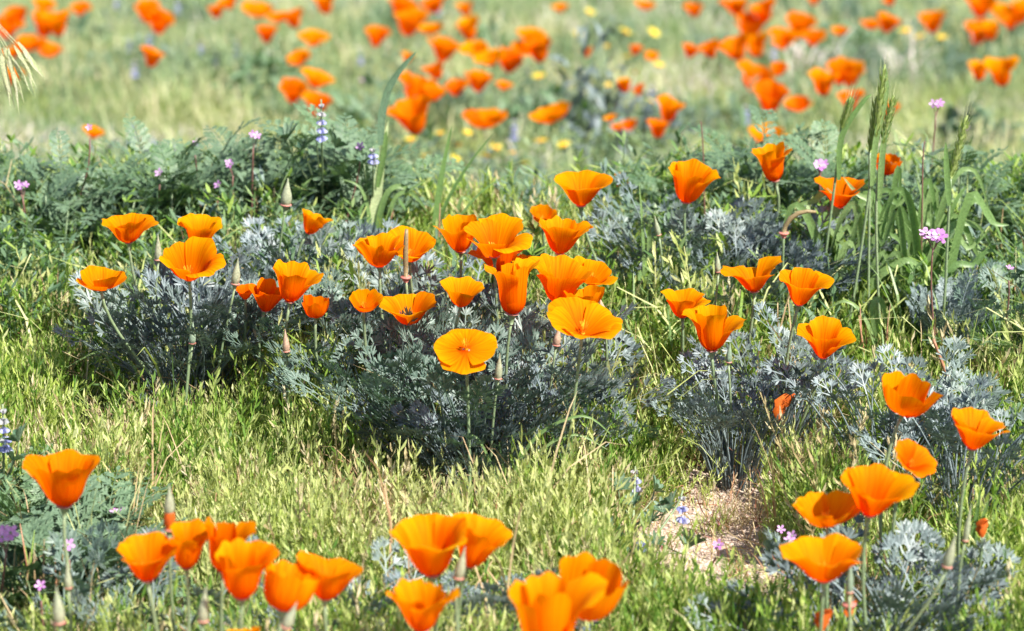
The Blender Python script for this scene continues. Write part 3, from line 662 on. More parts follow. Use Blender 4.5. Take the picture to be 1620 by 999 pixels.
def under(x, y):
    if y < 2.72 or y > 3.3: return 0
    side = x < -.13 + .03 * math.sin(y * 20) or x > .13
    return (1.0 if side else .22) * min(1, (y - 2.68) * 4)
PU = pts_near(700, 2.7, 3.32, under, (.8, 1.25), .3, 5)
scatter('leafy_undergrowth', [herb_patch(m, 12, .03, .10) for m in ('filaree', 'grass', 'poppyleaf_green', 'sprig_green', 'filaree')], PU)
PV = pts_near(260, 2.6, 3.3, lambda x, y: .8 if abs(x) > .12 else .3, (.8, 1.3), .3, 3)
scatter('tangled_grass', [grass_patch(m, 7, .03, .07, .15, .0006, .0014, 1.0) for m in ('grass', 'sprig_green', 'sprig')], PV)
for a in [
    # x0 y0 x1 y1 kind label opts
    (160, 337, 251, 385, 'wide', "flat yellow orange bowl poppy standing alone in front of the ferny bank", dict(foot=(232, 560))),
    (120, 414, 201, 467, 'bowl', "small yellow poppy bowl on a long slanting stem beside the bright weeds", dict(o0=4, foot=(250, 690), ruf=.6)),
    (280, 337, 352, 395, 'funnel', "upper poppy of the stacked pair over the shaded grey leaves", dict(pitch=8, roll=8)),
    (251, 373, 358, 446, 'wide', "broad lower poppy of the stacked pair, with a petal shadow across it", dict(pitch=12, foot=(285, 640), h=.21)),
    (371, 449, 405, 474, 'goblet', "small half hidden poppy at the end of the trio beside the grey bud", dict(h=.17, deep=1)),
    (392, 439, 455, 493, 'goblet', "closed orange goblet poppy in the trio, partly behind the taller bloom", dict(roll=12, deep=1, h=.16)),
    (431, 410, 513, 478, 'funnel', "tallest flared poppy of the trio, with a thin brown twig above it", dict(roll=4, ruf=1.5, h=.18)),
    (477, 466, 521, 504, 'bowl', "little deep orange poppy cup below the trio", dict(deep=1, h=.17)),
    (478, 330, 527, 371, 'funnel', "poppy half hidden behind blue grey leaves, leaning over", dict(roll=28, h=.16)),
    (557, 368, 646, 423, 'wide', "jagged rimmed poppy whose rim meets the long thin seed pod", dict(ruf=1.8, roll=-3)),
    (605, 357, 690, 415, 'wide', "flat topped poppy directly behind the long thin seed pod", dict(roll=10, pitch=8, h=.195)),
    (552, 454, 606, 498, 'bowl', "small poppy showing its stamens beside the single wide funnel bloom", dict(o0=4, roll=12)),
    (599, 461, 691, 515, 'wide', "single wide funnel poppy on a straight stem under the thin seed pod", dict(pitch=6, foot=(655, 715), h=.165)),
    (684, 339, 758, 399, 'funnel', "ruffled funnel poppy touching the big top bloom of the crowded cluster", dict(ruf=1.7, h=.19)),
    (733, 337, 843, 407, 'funnel', "big smooth funnel poppy at the top of the crowded cluster", dict(ruf=.6, h=.21)),
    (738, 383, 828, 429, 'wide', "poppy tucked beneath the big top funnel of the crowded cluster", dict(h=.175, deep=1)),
    (695, 437, 767, 486, 'wide', "short yellow lit poppy under the ruffled funnel, on a green stem", dict(pitch=10, roll=8)),
    (764, 408, 854, 497, 'goblet', "deep tall poppy in the middle of the crowded cluster, tapering to a point", dict(roll=5, h=.215)),
    (835, 401, 937, 479, 'funnel', "broad folded poppy between the deep tall bloom and the yellow lit petals", dict(roll=6, h=.2)),
    (852, 340, 939, 402, 'funnel', "poppy with an upright back petal behind the crowded cluster", dict(ruf=1.5, roll=4)),
    (838, 323, 882, 355, 'bowl', "small soft yellow orange poppy peeping out behind the one with an upright petal", dict(h=.15, pitch=15)),
    (903, 405, 978, 452, 'bowl', "rounded outer poppy at the end of the crowded cluster", dict(roll=16, pitch=6)),
    (890, 452, 957, 487, 'bowl', "smooth yellow poppy petals just above the tilted wide open bloom", dict(o0=2, h=.2)),
    (865, 469, 985, 538, 'wide', "tilted wide open yellow poppy on two slanting stems, edge of the crowded cluster", dict(o0=12, roll=10, foot=(905, 690), ruf=1.4, h=.22)),
    (686, 524, 787, 589, 'bowl', "round yellow orange bowl poppy facing out, stamens in full view, beside a grey bud", dict(pitch=15, ruf=.5, h=.205, foot=(740, 770))),
    (807, 404, 848, 420, 'bowl', "rim of a small poppy between the big funnels of the crowded cluster", dict(h=.18)),
    (876, 269, 970, 326, 'funnel', "lone clear cut funnel poppy standing against the blurred meadow", dict(foot=(960, 480), ruf=.7)),
    (1057, 251, 1141, 321, 'goblet', "tall poppy with one petal stretched out flat beside the bare stalk", dict(roll=6, foot=(1095, 500), ruf=1.3)),
    (1187, 224, 1254, 287, 'goblet', "smooth goblet poppy leaning over the dark leafy stork's-bill", dict(roll=-14, foot=(1190, 470), ruf=.5)),
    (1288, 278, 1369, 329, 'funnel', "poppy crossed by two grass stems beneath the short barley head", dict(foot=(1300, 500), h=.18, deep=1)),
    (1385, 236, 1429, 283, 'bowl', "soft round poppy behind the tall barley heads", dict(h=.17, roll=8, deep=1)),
    (1139, 405, 1240, 462, 'funnel', "flared poppy above the pair of overlapping funnels, on a long pale stem", dict(foot=(1180, 690), ruf=1.3, h=.175)),
    (1232, 423, 1320, 483, 'funnel', "smooth funnel poppy touching the flared one's rim", dict(roll=6, foot=(1250, 680), ruf=.7)),
    (1045, 456, 1125, 503, 'wide', "poppy partly behind the wide deep funnel, near the bare stalk", dict(roll=-4, h=.15)),
    (1078, 482, 1182, 555, 'funnel', "wide deep funnel poppy in front of its partner, over the narrow leaf clump", dict(foot=(1150, 720), h=.155)),
    (1260, 499, 1355, 567, 'funnel', "deep funnel poppy with a scalloped rim, lowest of the three near the barley", dict(foot=(1270, 720), ruf=1.2, roll=3, h=.165)),
    (1395, 587, 1493, 661, 'bowl', "cupped poppy bending over the blue leaves, beside the pink stem", dict(pitch=10, roll=14, deep=0)),
    (1505, 644, 1598, 711, 'funnel', "funnel poppy at the end of the pink stem, nearest the frame's edge", dict(roll=10)),
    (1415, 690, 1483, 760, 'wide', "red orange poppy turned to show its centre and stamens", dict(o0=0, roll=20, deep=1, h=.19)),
    (1330, 733, 1456, 817, 'funnel', "large tall funnel poppy on a thick straight pale stem", dict(roll=4, foot=(1385, 1010), h=.215, ruf=1.2)),
    (1253, 769, 1366, 841, 'bowl', "wide yellow poppy with dark veined petals beside the tall funnel", dict(o0=6, roll=-4)),
    (1233, 843, 1366, 921, 'wide', "poppy with a split curling petal, lowest bloom over the blue green clump", dict(ruf=1.7, foot=(1300, 1100))),
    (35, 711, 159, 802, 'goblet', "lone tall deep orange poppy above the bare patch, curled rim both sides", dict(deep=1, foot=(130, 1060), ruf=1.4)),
    (184, 841, 280, 920, 'funnel', "first poppy of the front row, under the emerging bud", dict(ruf=.5)),
    (265, 820, 335, 900, 'goblet', "upright poppy in the front row directly below the emerging bud", dict(ruf=.6)),
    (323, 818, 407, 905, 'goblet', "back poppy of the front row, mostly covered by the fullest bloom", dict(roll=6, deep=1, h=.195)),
    (340, 851, 443, 948, 'goblet', "fullest poppy of the front row, pale inner petals over a deep orange cone", dict(roll=4, h=.215)),
    (418, 881, 510, 973, 'bowl', "rounded yellow orange poppy tipped down in the front row", dict(pitch=-14, roll=12, h=.2)),
    (462, 871, 575, 949, 'wide', "spread poppy at the end of the front row with a pointed petal", dict(roll=8, h=.19)),
    (616, 812, 740, 912, 'goblet', "taller poppy of the pair beside the grey bud, one petal swept out", dict(roll=-2, ruf=1.4)),
    (714, 811, 811, 898, 'goblet', "veined poppy leaning away from its partner beside the grey bud", dict(roll=16, h=.195)),
    (610, 915, 728, 1000, 'funnel', "low poppy below the pair with the grey bud", dict(roll=-2, h=.19)),
    (885, 871, 996, 985, 'bowl', "back half of the big double bloom at the lower edge", dict(roll=14, h=.19, pitch=5)),
    (804, 903, 962, 1035, 'goblet', "largest poppy of all, front half of the double bloom at the lower edge", dict(ruf=1.3, h=.21)),
    (357, 991, 412, 1030, 'bowl', "poppy whose rim only just shows at the lower edge under the front row", dict(h=.18)),
]:
    bloom(*a[:6], **a[6])

# ------------------------------------------------------------------ buds, pods, withered petals
def bud(x, ytop, ybase, w, label, mat='bud', foot=None, h=.19, roll=0, orange=0):
    h *= .76; b = at(x, ybase, h); L = (ybase - ytop) / FPX * depth(b) / CT; wd = w * .9 / FPX * depth(b) / 2
    t = thing('poppy_bud', b, label, 'flower bud', 'poppy buds'); t.rotation_euler = (0, R(roll), 0)
    t.matrix_basis = Matrix.Translation(b) @ Matrix.Rotation(R(roll), 4, 'Y')
    g = G(); pr = [(0, .66), (.06, .9), (.2, 1.0), (.36, .92), (.52, .70), (.68, .44), (.82, .24), (.92, .13), (1, .03)]
    z0 = .35 if orange else 0
    g.tube([Vector((U(-.02, .02) * wd, 0, L * (z0 + (1 - z0) * z))) for z, r in pr], [wd * r for z, r in pr], 12)
    obj('cap', g.mesh('bud_cap', mat), t)
    if orange:
        g = G(); g.tube([Vector((0, 0, L * z)) for z in (0, .1, .25, .4, .5)], [wd * r for r in (.5, .95, 1.1, .9, .6)], 12)
        obj('petal', g.mesh('folded_petals', 'dead'), t)
    g = G(); g.tube([Vector((0, 0, z * wd)) for z in (-1.6, -.8, -.15, 0)], [wd * .3, wd * .45, wd * .8, wd * .85], 10)
    obj('receptacle', g.mesh('receptacle', 'stem'), t)
    g = G(); g.tube([Vector((0, 0, z * wd)) for z in (-.12, .0, .1)], [wd * .9, wd * 1.12, wd * .9], 12)
    obj('rim', g.mesh('rim', 'rim'), t)
    f = foot_of(b, foot)
    stem_between(t, b, f, 'stem', .0014, .0010, drop=-1.3 * wd)
    return t
for a in [
    (452, 282, 324, 20, 'tall pale bud standing above the blue grey leaves behind the trio', 'bud', None, .20, 6),
    (250, 370, 411, 13, 'slim pale bud between the flat bowl poppy and the stacked pair', 'bud', None, .19, 2),
    (372, 408, 449, 16, 'pale bud just above the small half hidden poppy of the trio', 'bud', (345, 650), .19, 8),
    (304, 508, 543, 13, 'grey green bud in the middle of the shaded grey leaves', 'greenbud', None, .13, 4),
    (453, 520, 556, 13, 'pinkish bud low below the trio of cupped poppies', 'pinkbud', None, .14, -2),
    (788, 558, 599, 14, 'pale pointed bud touching the round bowl poppy', 'bud', None, .17, 4),
    (880, 514, 546, 14, 'salmon pink bud below the tilted wide open poppy', 'pinkbud', None, .17, 8),
    (953, 470, 494, 12, 'pink bud behind the tilted wide open poppy', 'pinkbud', None, .17, -10),
    (1153, 540, 573, 11, 'green bud beside the wide deep funnel poppy', 'greenbud', None, .14, 2),
    (1136, 398, 430, 11, 'small brown bud touching the flared poppy', 'bud', None, .18, -4),
    (1231, 574, 604, 9, 'thin green bud below the smooth funnel poppy', 'greenbud', None, .12, 0),
    (1498, 842, 896, 19, 'large pale pointed bud on a leaning stem over the blue green clump', 'bud', (1450, 1010), .19, 12),
    (1344, 880, 937, 13, 'grey green bud beside the poppy with a split curling petal', 'greenbud', None, .17, 0),
    (94, 925, 985, 22, 'soft pale bud below the lone tall poppy', 'bud', None, .19, -2),
    (108, 890, 930, 14, 'brownish bud behind the stem of the lone tall poppy', 'bud', None, .17, 0),
    (321, 925, 982, 20, 'soft pale bud under the middle of the front row', 'bud', None, .19, 6),
    (725, 862, 914, 19, 'grey bud with a pink rim between the pair of poppies', 'bud', None, .195, 12),
    (452, 948, 992, 20, 'grey bud pressed against the tipped down poppy', 'bud', None, .20, 24),
    (1042, 340, 372, 10, 'small whitish bud beside the pale leaf tuft', 'bud', None, .17, -12),
    (1527, 795, 855, 12, 'narrow pale bud in the leaves behind the large pointed bud', 'bud', None, .17, 6),
    (1507, 575, 600, 8, 'tiny green bud among the thin stems beside the feathery plant', 'greenbud', None, .12, 0),
]: bud(*a)
bud(268, 766, 838, 19, 'orange bud pushing off its brown pointed cap above the front row', 'bud', None, .21, 2, orange=1)
def pod(xr, yr, label, pts, foot=None, h=.19):
    h *= .76; b = at(xr, yr, h); t = thing('poppy_seed_pod', b, label, 'seed pod', 'poppy seed pods'); t.matrix_basis = Matrix.Translation(b)
    k = depth(b) / FPX; P = [Vector((dx * k, 0, -dy * k / CT)) for dx, dy in pts]
    g = G(); n = len(P); g.tube(P, [.0013 + .0012 * math.sin(math.pi * min(1, .15 + i / n)) for i in range(n)], 8); obj('pod', g.mesh('pod', 'brownstem'), t)
    g = G(); g.tube([Vector((0, 0, z)) for z in (-.004, -.001, .0006, .0014)], [.0018, .0035, .0052, .0045], 12); obj('rim', g.mesh('rim', 'rim'), t)
    f = at(*foot) if foot else Vector((b.x + .005, b.y + .01, gz(b.x, b.y)))
    stem_between(t, b, f, 'stem', .0015, .0012)
pod(642, 440, 'long straight seed pod with a pink rim in front of the flat topped poppy', [(0, 0), (0, -20), (0, -42), (1, -60), (2, -76)])
pod(1240, 370, 'curved brown seed pod over a pink rim beside the barley', [(0, 0), (2, -12), (10, -24), (22, -32), (36, -35), (50, -34)], h=.18)
pod(1343, 958, 'pink rimmed pod with a dry orange tip beside the thick pale stem', [(0, 0), (0, -12), (-1, -22), (-4, -30)], h=.15)
def withered(x, y, label, s=1.0, h=.12, col='dead'):
    b = at(x, y, h); t = thing('withered_bloom', b, label, 'withered flower', 'withered blooms'); t.matrix_basis = Matrix.Translation(b)
    for j in range(3):
        g = G(); L = .028 * s; az = U(0, 6.28); o = Vector((math.cos(az), math.sin(az), 0)) * .004 * s
        p = bez(o, o + Vector((U(-.3, .3), U(-.2, .2), .4)) * L, Vector((U(-.3, .3) * L, 0, .8 * L)), Vector((U(.1, .5) * L, U(-.2, .2) * L, L)), 7)
        g.ribbon(p, [.002 * s, .004 * s, .0055 * s, .004 * s, .006 * s, .004 * s, .003 * s, .001 * s], Vector((U(-.4, .4), 1, 0)).normalized(), .9)
        obj('petal', g.mesh('withered_petal', col), t)
    stem_between(t, b, Vector((b.x, b.y + .01, gz(b.x, b.y))), 'stem', .0013, .001)
withered(1302, 1000, 'curled withered orange petals low in the blue green clump', .6, .10)
withered(1238, 665, 'withered red orange petals deep in the dark leaves of the narrow clump', .8, .07)
withered(1555, 850, 'tiny withered red petals in the weeds beside the large pointed bud', .5, .09)
withered(1343, 975, 'dry orange scrap of petal under the pink rimmed pod', .4, .10)

# ------------------------------------------------------------------ blurred poppies of the meadow
PROTO = []
for k in range(8):
    kind = ['funnel', 'goblet', 'bowl', 'wide'][k % 4]; qs = quirks(U(0, 6.28), 1.3); o = U(-14, 5)
    Pm = [petal_pts(kind, o, q) for q in qs]; A = np.concatenate(Pm); wid = max(np.ptp(A[:, 0]), np.ptp(A[:, 1]))
    ms = [petal_mesh(p / wid, 'petal_deep' if k in (0, 1, 3, 5, 6) else 'petal') for p in Pm]
    g = G(); g.tube(bez(Vector((0, 0, 0)), Vector((U(-.05, .05), 0, .3)), Vector((U(-.05, .05), U(-.05, .05), .7)), Vector((0, 0, 1)), 5), [.009] * 6, 5)
    PROTO.append((ms, g.mesh('stem', 'stem'), .55))
first = {}
def far_poppy(x, y, w, label, h=None):
    h = h if h is not None else U(.12, .19)
    b = at(x, y, h, 3.9); W = w * 1.2 / FPX * depth(b)
    k = rng.randrange(8); ms, st, _ = PROTO[k]; rot = Matrix.Rotation(U(-.3, .3), 3, 'Y') @ Matrix.Rotation(U(-.05, .3), 3, 'X') @ Matrix.Rotation(U(0, 6.28), 3, 'Z')
    b = b - Vector((0, 0, W * .30))
    t = thing('poppy', b, label, 'poppy', 'blurred poppies in the meadow beyond the bank'); t.rotation_euler = rot.to_euler(); t.scale = (W,) * 3
    for m in ms: obj('petal', m, t)
    obj('receptacle', RECEP, t, sc=.6)
    g0 = gz(b.x, b.y); H = (b.z - g0) / W; s = obj('stem', st, t)
    inv = rot.to_4x4().inverted(); s.matrix_basis = inv @ Matrix.Translation(Vector((0, 0, -H))) @ Matrix.Diagonal((1 , 1, H, 1))
FARP = [  # x, y, width, where it stands
    (8, 45, 42, 'at the frame edge, outermost of the dense corner cluster'), (30, 28, 36, 'top of the dense corner cluster above the drooping grass heads'),
    (48, 62, 48, 'middle of the dense corner cluster above the drooping grass heads'), (68, 42, 46, 'upper inner bloom of the dense corner cluster'),
    (92, 42, 42, 'inner end of the dense corner cluster, beside a pink speck'), (75, 72, 44, 'lowest full bloom of the dense corner cluster'),
    (20, 78, 34, 'under the dense corner cluster, behind the grass awns'), (18, 122, 30, 'half hidden behind the drooping grass heads'),
    (66, 5, 34, 'cut by the top edge over the dense corner cluster'), (126, 13, 30, 'small round one between the corner cluster and the next group'),
    (232, 22, 40, 'upper of two touching blooms over the small lone one'), (249, 38, 42, 'lower of two touching blooms over the small lone one'),
    (237, 93, 36, 'small lone bloom among the blurred violet lupines'), (146, 207, 32, 'small lone bloom right behind the slender violet flower'),
    (343, 19, 28, 'round lone bloom near the top edge, above the violet row'), (364, 3, 30, 'cut by the top edge beside the round lone bloom'),
    (408, 10, 42, 'top bloom of the chain near the violet row'), (440, 22, 34, 'second bloom of the chain near the violet row'),
    (468, 32, 34, 'third bloom of the chain near the violet row'), (421, 56, 32, 'pale bloom on the violet side of the chain'),
    (493, 57, 44, 'broad bloom ending the chain near the violet row'), (474, 90, 36, 'pale pinkish bloom between the chain and the three stacked ones'),
    (497, 121, 48, 'top of three stacked blooms over the blue lupine spike'), (462, 147, 42, 'round middle one of three stacked blooms by the blue lupine spike'),
    (500, 168, 44, 'lowest of three stacked blooms, behind the blue lupine spike'), (516, 8, 38, 'cut by the top edge between the chain and the next group'),
    (593, 60, 36, 'lone bloom with a pale petal tip above the tall grass stalk'), (632, 12, 44, 'top of the heap of three over the tall stalk'),
    (645, 38, 50, 'lowest of the heap of three over the tall stalk'), (683, 40, 38, 'small one beside the heap of three at the top edge'),
    (690, 6, 40, 'cut by the top edge beside the heap of three'), (738, 17, 26, 'small round pale one near the top edge amid the green'),
    (698, 80, 48, 'square shouldered bloom between the heap and the tall stalk tip'), (693, 113, 34, 'small one directly under the square shouldered bloom'),
    (643, 93, 18, 'tiny pale one beside the square shouldered bloom'), (745, 50, 38, 'top of the long slanting band of blooms'),
    (752, 74, 42, 'second in the long slanting band of blooms'), (778, 88, 44, 'third in the long slanting band of blooms'), (803, 100, 42, 'lowest in the long slanting band of blooms'),
    (838, 52, 42, 'highest one of the group above the bright lone triangular bloom'), (826, 72, 36, 'middle one of the group above the lone triangular bloom'),
    (856, 82, 46, 'wide pale one of the group above the lone triangular bloom'), (795, 133, 26, 'small round one under the slanting band'),
    (722, 138, 36, 'smaller of the two joined blooms under the slanting band'), (755, 130, 42, 'larger of the two joined blooms under the slanting band'),
    (655, 144, 54, 'upper left half of the broad bloom pile behind the tall stalk tip'), (685, 146, 34, 'small one beside the broad pile near the tall stalk tip'),
    (660, 188, 66, 'largest one, base of the broad bloom pile behind the tall stalk'), (765, 176, 72, 'wide lone bloom over the tiny yellow flowers'),
    (876, 172, 56, 'bright lone triangular bloom near the meadow middle'), (888, 10, 26, 'yellow one side on atop the tall blurred weed'),
    (930, 84, 18, 'tiny round one beside the tall blurred weed'), (1003, 80, 20, 'first of two tiny ones among yellow flowers'), (1030, 86, 22, 'second of two tiny ones among yellow flowers'),
    (989, 138, 24, 'taller one of the small pair over the blue green weeds'), (1011, 144, 20, 'rounder one of the small pair over the blue green weeds'),
    (967, 185, 20, 'first of the three little buds in the blue green weeds'), (975, 199, 18, 'lowest of the three little buds in the blue green weeds'), (996, 197, 26, 'largest of the three little buds in the blue green weeds'),
    (1056, 178, 40, 'upper of two blooms under the blue violet speck'), (1041, 206, 34, 'lower of two blooms under the blue violet speck'),
    (1020, 4, 28, 'small one cut by the top edge past the blurred weed'), (985, 292, 32, 'pale one low behind the lone clear cut funnel poppy'),
    (1100, 17, 28, 'small round one near the top edge above the evenly spaced pair'), (1167, 8, 44, 'yellow orange one cut by the top edge over the wide string'),
    (1212, 20, 40, 'first bloom of the wide string near the top edge'), (1187, 46, 48, 'lower bloom of the wide string near the top edge'),
    (1238, 48, 46, 'second bloom of the wide string near the top edge'), (1262, 44, 46, 'third bloom of the wide string near the top edge'), (1286, 58, 38, 'last yellowish bloom of the wide string near the top edge'),
    (1240, 66, 32, 'hanging below the wide string near the top edge'), (1090, 82, 26, 'first of the evenly spaced small pair'), (1127, 80, 32, 'second of the evenly spaced small pair'),
    (1170, 78, 46, 'pointed half of the wide double bloom under the string'), (1198, 76, 40, 'spread half of the wide double bloom under the string'),
    (1232, 110, 26, 'small upright one over the heavy cluster above the leaning goblet'), (1193, 128, 58, 'big top bloom of the heavy cluster above the leaning goblet'),
    (1219, 158, 54, 'lowest bloom of the heavy cluster above the leaning goblet'), (1264, 158, 42, 'side bloom joining the heavy cluster to the barley cluster'),
    (1303, 136, 42, 'lower bloom of the cluster touching the barley'), (1328, 116, 44, 'upper bloom of the cluster touching the barley'), (1345, 122, 40, 'bright spread bloom of the cluster touching the barley'),
    (1346, 161, 38, 'round bloom just above the short barley head'), (1402, 176, 32, 'round bloom behind the tallest barley head'),
    (1213, 206, 50, 'wide yellowish bloom above the leaning goblet poppy'), (1243, 226, 20, 'tiny one between the wide yellowish bloom and the leaning goblet'),
    (1329, 45, 26, 'small pale one between the string and the heart shaped pair'), (1378, 34, 32, 'first half of the heart shaped pair near the top edge'), (1401, 38, 36, 'second half of the heart shaped pair near the top edge'),
    (1477, 38, 40, 'lone one among yellow specks near the top edge'), (1288, 0, 22, 'cut by the top edge above the small pale one'), (1410, 2, 20, 'tiny one cut by the top edge above the heart shaped pair'),
    (1550, 10, 46, 'top of the dense bank of blooms at the far corner'), (1585, 12, 46, 'upper end of the dense bank of blooms at the far corner'), (1612, 22, 40, 'at the frame edge in the dense bank at the far corner'),
    (1550, 34, 42, 'middle of the dense bank of blooms at the far corner'), (1600, 35, 30, 'pale one under the dense bank at the far corner'), (1545, 55, 42, 'lowest of the dense bank of blooms at the far corner'), (1568, 52, 30, 'small side bloom under the dense bank at the far corner'),
    (1549, 116, 34, 'smaller of the two touching blooms at the frame edge'), (1587, 118, 48, 'larger of the two touching blooms at the frame edge'),
]
for x, y, w, l in FARP: far_poppy(x, y, w, 'blurred poppy, ' + l.replace(' left half', ' half'))

# tiny yellow flowers beyond the bank
def ydisc():
    g = G()
    for i in range(9):
        a = 6.283 * i / 9; d = Vector((math.cos(a), math.sin(a), .25)); g.ribbon([Vector((0, 0, 0)), d * .5, d], [.08, .2, .12], Vector((0, 0, 1)))
    return g.mesh('rays', 'yellow')
def ydome():
    g = G(); g.tube([Vector((0, 0, z)) for z in (-.1, .1, .25, .32)], [.3, .36, .25, .05], 8); return g.mesh('disc', 'stamen')
YR, YD = ydisc(), ydome(); g = G(); g.tube([Vector((0, 0, -1)), Vector((.02, 0, -.5)), Vector((0, 0, 0))], [.012] * 3, 4); YS = g.mesh('stem', 'stem')
YEL = [  # x, y, where
    (650, 222, 'touching the underside of the largest blurred poppy'), (696, 212, 'first to the side of the largest blurred poppy'), (740, 211, 'brightest of the low row, under the wide lone blurred poppy'),
    (726, 231, 'a step below the brightest of the low row'), (673, 247, 'below the gap between the largest blurred poppy and its neighbour'), (786, 235, 'below and past the brightest of the low row'),
    (811, 243, 'low between the wide and the triangular blurred poppies'), (855, 224, 'under the tip of the triangular blurred poppy'), (720, 252, 'lowest one over the upright pointed grass blade'),
    (887, 115, 'upper one above the triangular blurred poppy'), (853, 122, 'lower one above the triangular blurred poppy'), (933, 20, 'topmost one on the tall blurred weed'),
    (960, 74, 'just beyond the tiny round blurred poppy'), (990, 52, 'over the first of two tiny blurred poppies'), (1033, 53, 'over the second of two tiny blurred poppies'),
    (1042, 104, 'below the second of two tiny blurred poppies'), (993, 90, 'touching the first of two tiny blurred poppies'), (962, 136, 'beside the taller one of the small blurred pair'),
    (1032, 162, 'under the blurred blue violet speck'), (770, 248, 'alone at the foot of the low row'), (892, 230, 'above the lone clear cut funnel poppy'),
    (830, 258, 'nearest the dry grass behind the crowded cluster'), (1553, 295, 'alone in the meadow past the darkest barley head'), (1493, 17, 'above the lone poppy near the top edge'),
    (1455, 59, 'below the lone poppy near the top edge'), (1433, 50, 'between the heart shaped pair and the lone poppy near the top edge'), (1490, 60, 'past the lone poppy near the top edge'),
    (1005, 115, 'between the two tiny poppies and the small pair'), (915, 55, 'on the side of the tall blurred weed')]
for x, y, where in YEL:
    b = at(x, y, .10, 3.9); s = U(18, 26) / FPX * depth(b) / 2
    t = thing('yellow_wildflower', b, 'tiny yellow flower, ' + where, 'wildflower', 'tiny yellow flowers beyond the bank'); t.scale = (s,) * 3; t.rotation_euler = (U(0, .5), U(-.3, .3), U(0, 6))
    obj('petals', YR, t); obj('disc', YD, t); obj('stem', YS, t, sc=(1, 1, .095 / s))

# ------------------------------------------------------------------ lupines
def palm_leaf(mat='lupleaf', n=8, L=.017, wd=.0022):
    g = G()
    for i in range(n):
        a = -2.3 + 4.6 * i / (n - 1); d = Vector((math.cos(a) * .8, math.sin(a), .75)).normalized(); l = L * (1 - .25 * abs(a) / 2.3)
        up = Vector((-d.x, -d.y, 1.3)).normalized(); g.ribbon([d * l * k for k in (.05, .35, .7, .92, 1)], [wd * k for k in (.3, .75, 1, .6, .1)], up, .75)
    return g.mesh('lupine_leaf', mat)
PL = [palm_leaf(n=k) for k in (7, 8, 8)]
def pea(mat):
    g = G()
    for sx in (-1, 1):
        g.ribbon([Vector((0, 0, 0)), Vector((.0022, sx * .001, .0008)), Vector((.0048, sx * .0012, .0002)), Vector((.0062, sx * .0004, -.0012))], [.0006, .0019, .0021, .0005], Vector((.2, sx, .3)).normalized())
    g.ribbon([Vector((0, 0, .0006)), Vector((.0014, 0, .0028)), Vector((.0008, 0, .0056))], [.0008, .0025, .001], Vector((1, 0, -.3)).normalized(), .5)
    return g.mesh('blossom', mat)
PEAB, PEAW = pea('lupblue'), pea('lupwhite')
def lupine(x, ytop, label, h=.14, spike=.03, leaves=(), s=1.0, foot=None, grp='lupines near the bank'):
    """leaves: (x, y, h) in the picture"""
    p = at(x, ytop, h, 1.2 if foot else 3.9); f = at(*foot) if foot else Vector((p.x, p.y + .005, gz(p.x, p.y + .005)))
    t = thing('lupine', f, label, 'lupine', grp); k = p - f
    pts = bez(Vector((0, 0, 0)), Vector((0, 0, k.z * .4)), k - Vector((0, 0, k.z * .3)), k, 8)
    g = G(); g.tube(pts, [.0016 - .0001 * i for i in range(9)], 5); obj('stem', g.mesh('stem', 'stem'), t)
    nw = max(3, int(spike / .0075))
    for j in range(nw):
        z = k - Vector((0, 0, spike * (1 - j / nw) * s))
        for i in range(6 if j < nw - 1 else 4):
            a = 6.283 * i / 6 + j; m = PEAW if j >= nw - 1 - (nw > 4) or U(0, 1) < .15 else PEAB
            obj('blossom', m, t, z, (0, -.5 + U(-.2, .2) - .4 * (j == nw - 1), a), s * (1.0 - .35 * j / nw))
    for (lx, ly, lh, ls) in leaves:
        q = at(lx, ly, lh, 1.2 if foot else 3.9) - f; q.y = q.y * .5 + k.y * .25 if abs(q.y) > .05 else q.y
        l = obj('leaf', rng.choice(PL), t, q, (U(-.4, .4), U(-.7, -.1), U(0, 6.28)), ls)
        g = G(); b0 = pts[2]; g.tube(bez(b0, b0 + Vector((0, 0, .02)), q - Vector((0, 0, .015)), q, 5), [.0007] * 6, 4)
        obj('petiole', g.mesh('petiole', 'stem'), t)
    return t
lupine(508, 158, 'blue and white lupine spike rising over the bank before a blurred poppy', .22, .042, [(453, 228, .16, 1.3), (482, 240, .15, .9), (530, 235, .15, 1.2), (500, 225, .16, 1.0)], 1.0, (512, 420))
lupine(590, 232, 'small blue lupine tucked beside the tall pale grass stalk', .17, .018, [(575, 265, .14, .8), (600, 275, .13, .8)], 1.0, (590, 430))
lupine(1005, 738, 'pale blue lupine beside the bare gravel, higher of the two over dark folded leaves', .06, .022, [(978, 775, .045, .95), (1035, 778, .045, .9), (1003, 800, .035, .75), (1050, 812, .035, .85), (1030, 825, .03, .7), (1062, 800, .04, .9)], 1.0, (1000, 880))
lupine(1018, 842, 'light blue lupine low over dark folded leaves, nearest the big double poppy', .05, .016, [(990, 860, .03, .9), (1003, 885, .025, .95), (1035, 860, .03, .7), (968, 845, .03, .9), (950, 830, .03, .9), (1092, 865, .03, 1.1), (1078, 930, .01, .7)], 1.0, (1000, 915))
lupine(1080, 776, 'budding lupine with a grey woolly tip on a slanting stem over the gravel', .055, .028, [(1085, 870, .02, .9)], 1.0, (1015, 900))
lupine(4, 640, 'blue lupine spike cut by the frame edge over the bright weeds', .13, .04, [(30, 700, .1, 1.1), (20, 730, .08, 1.0)], 1.0, (8, 850))
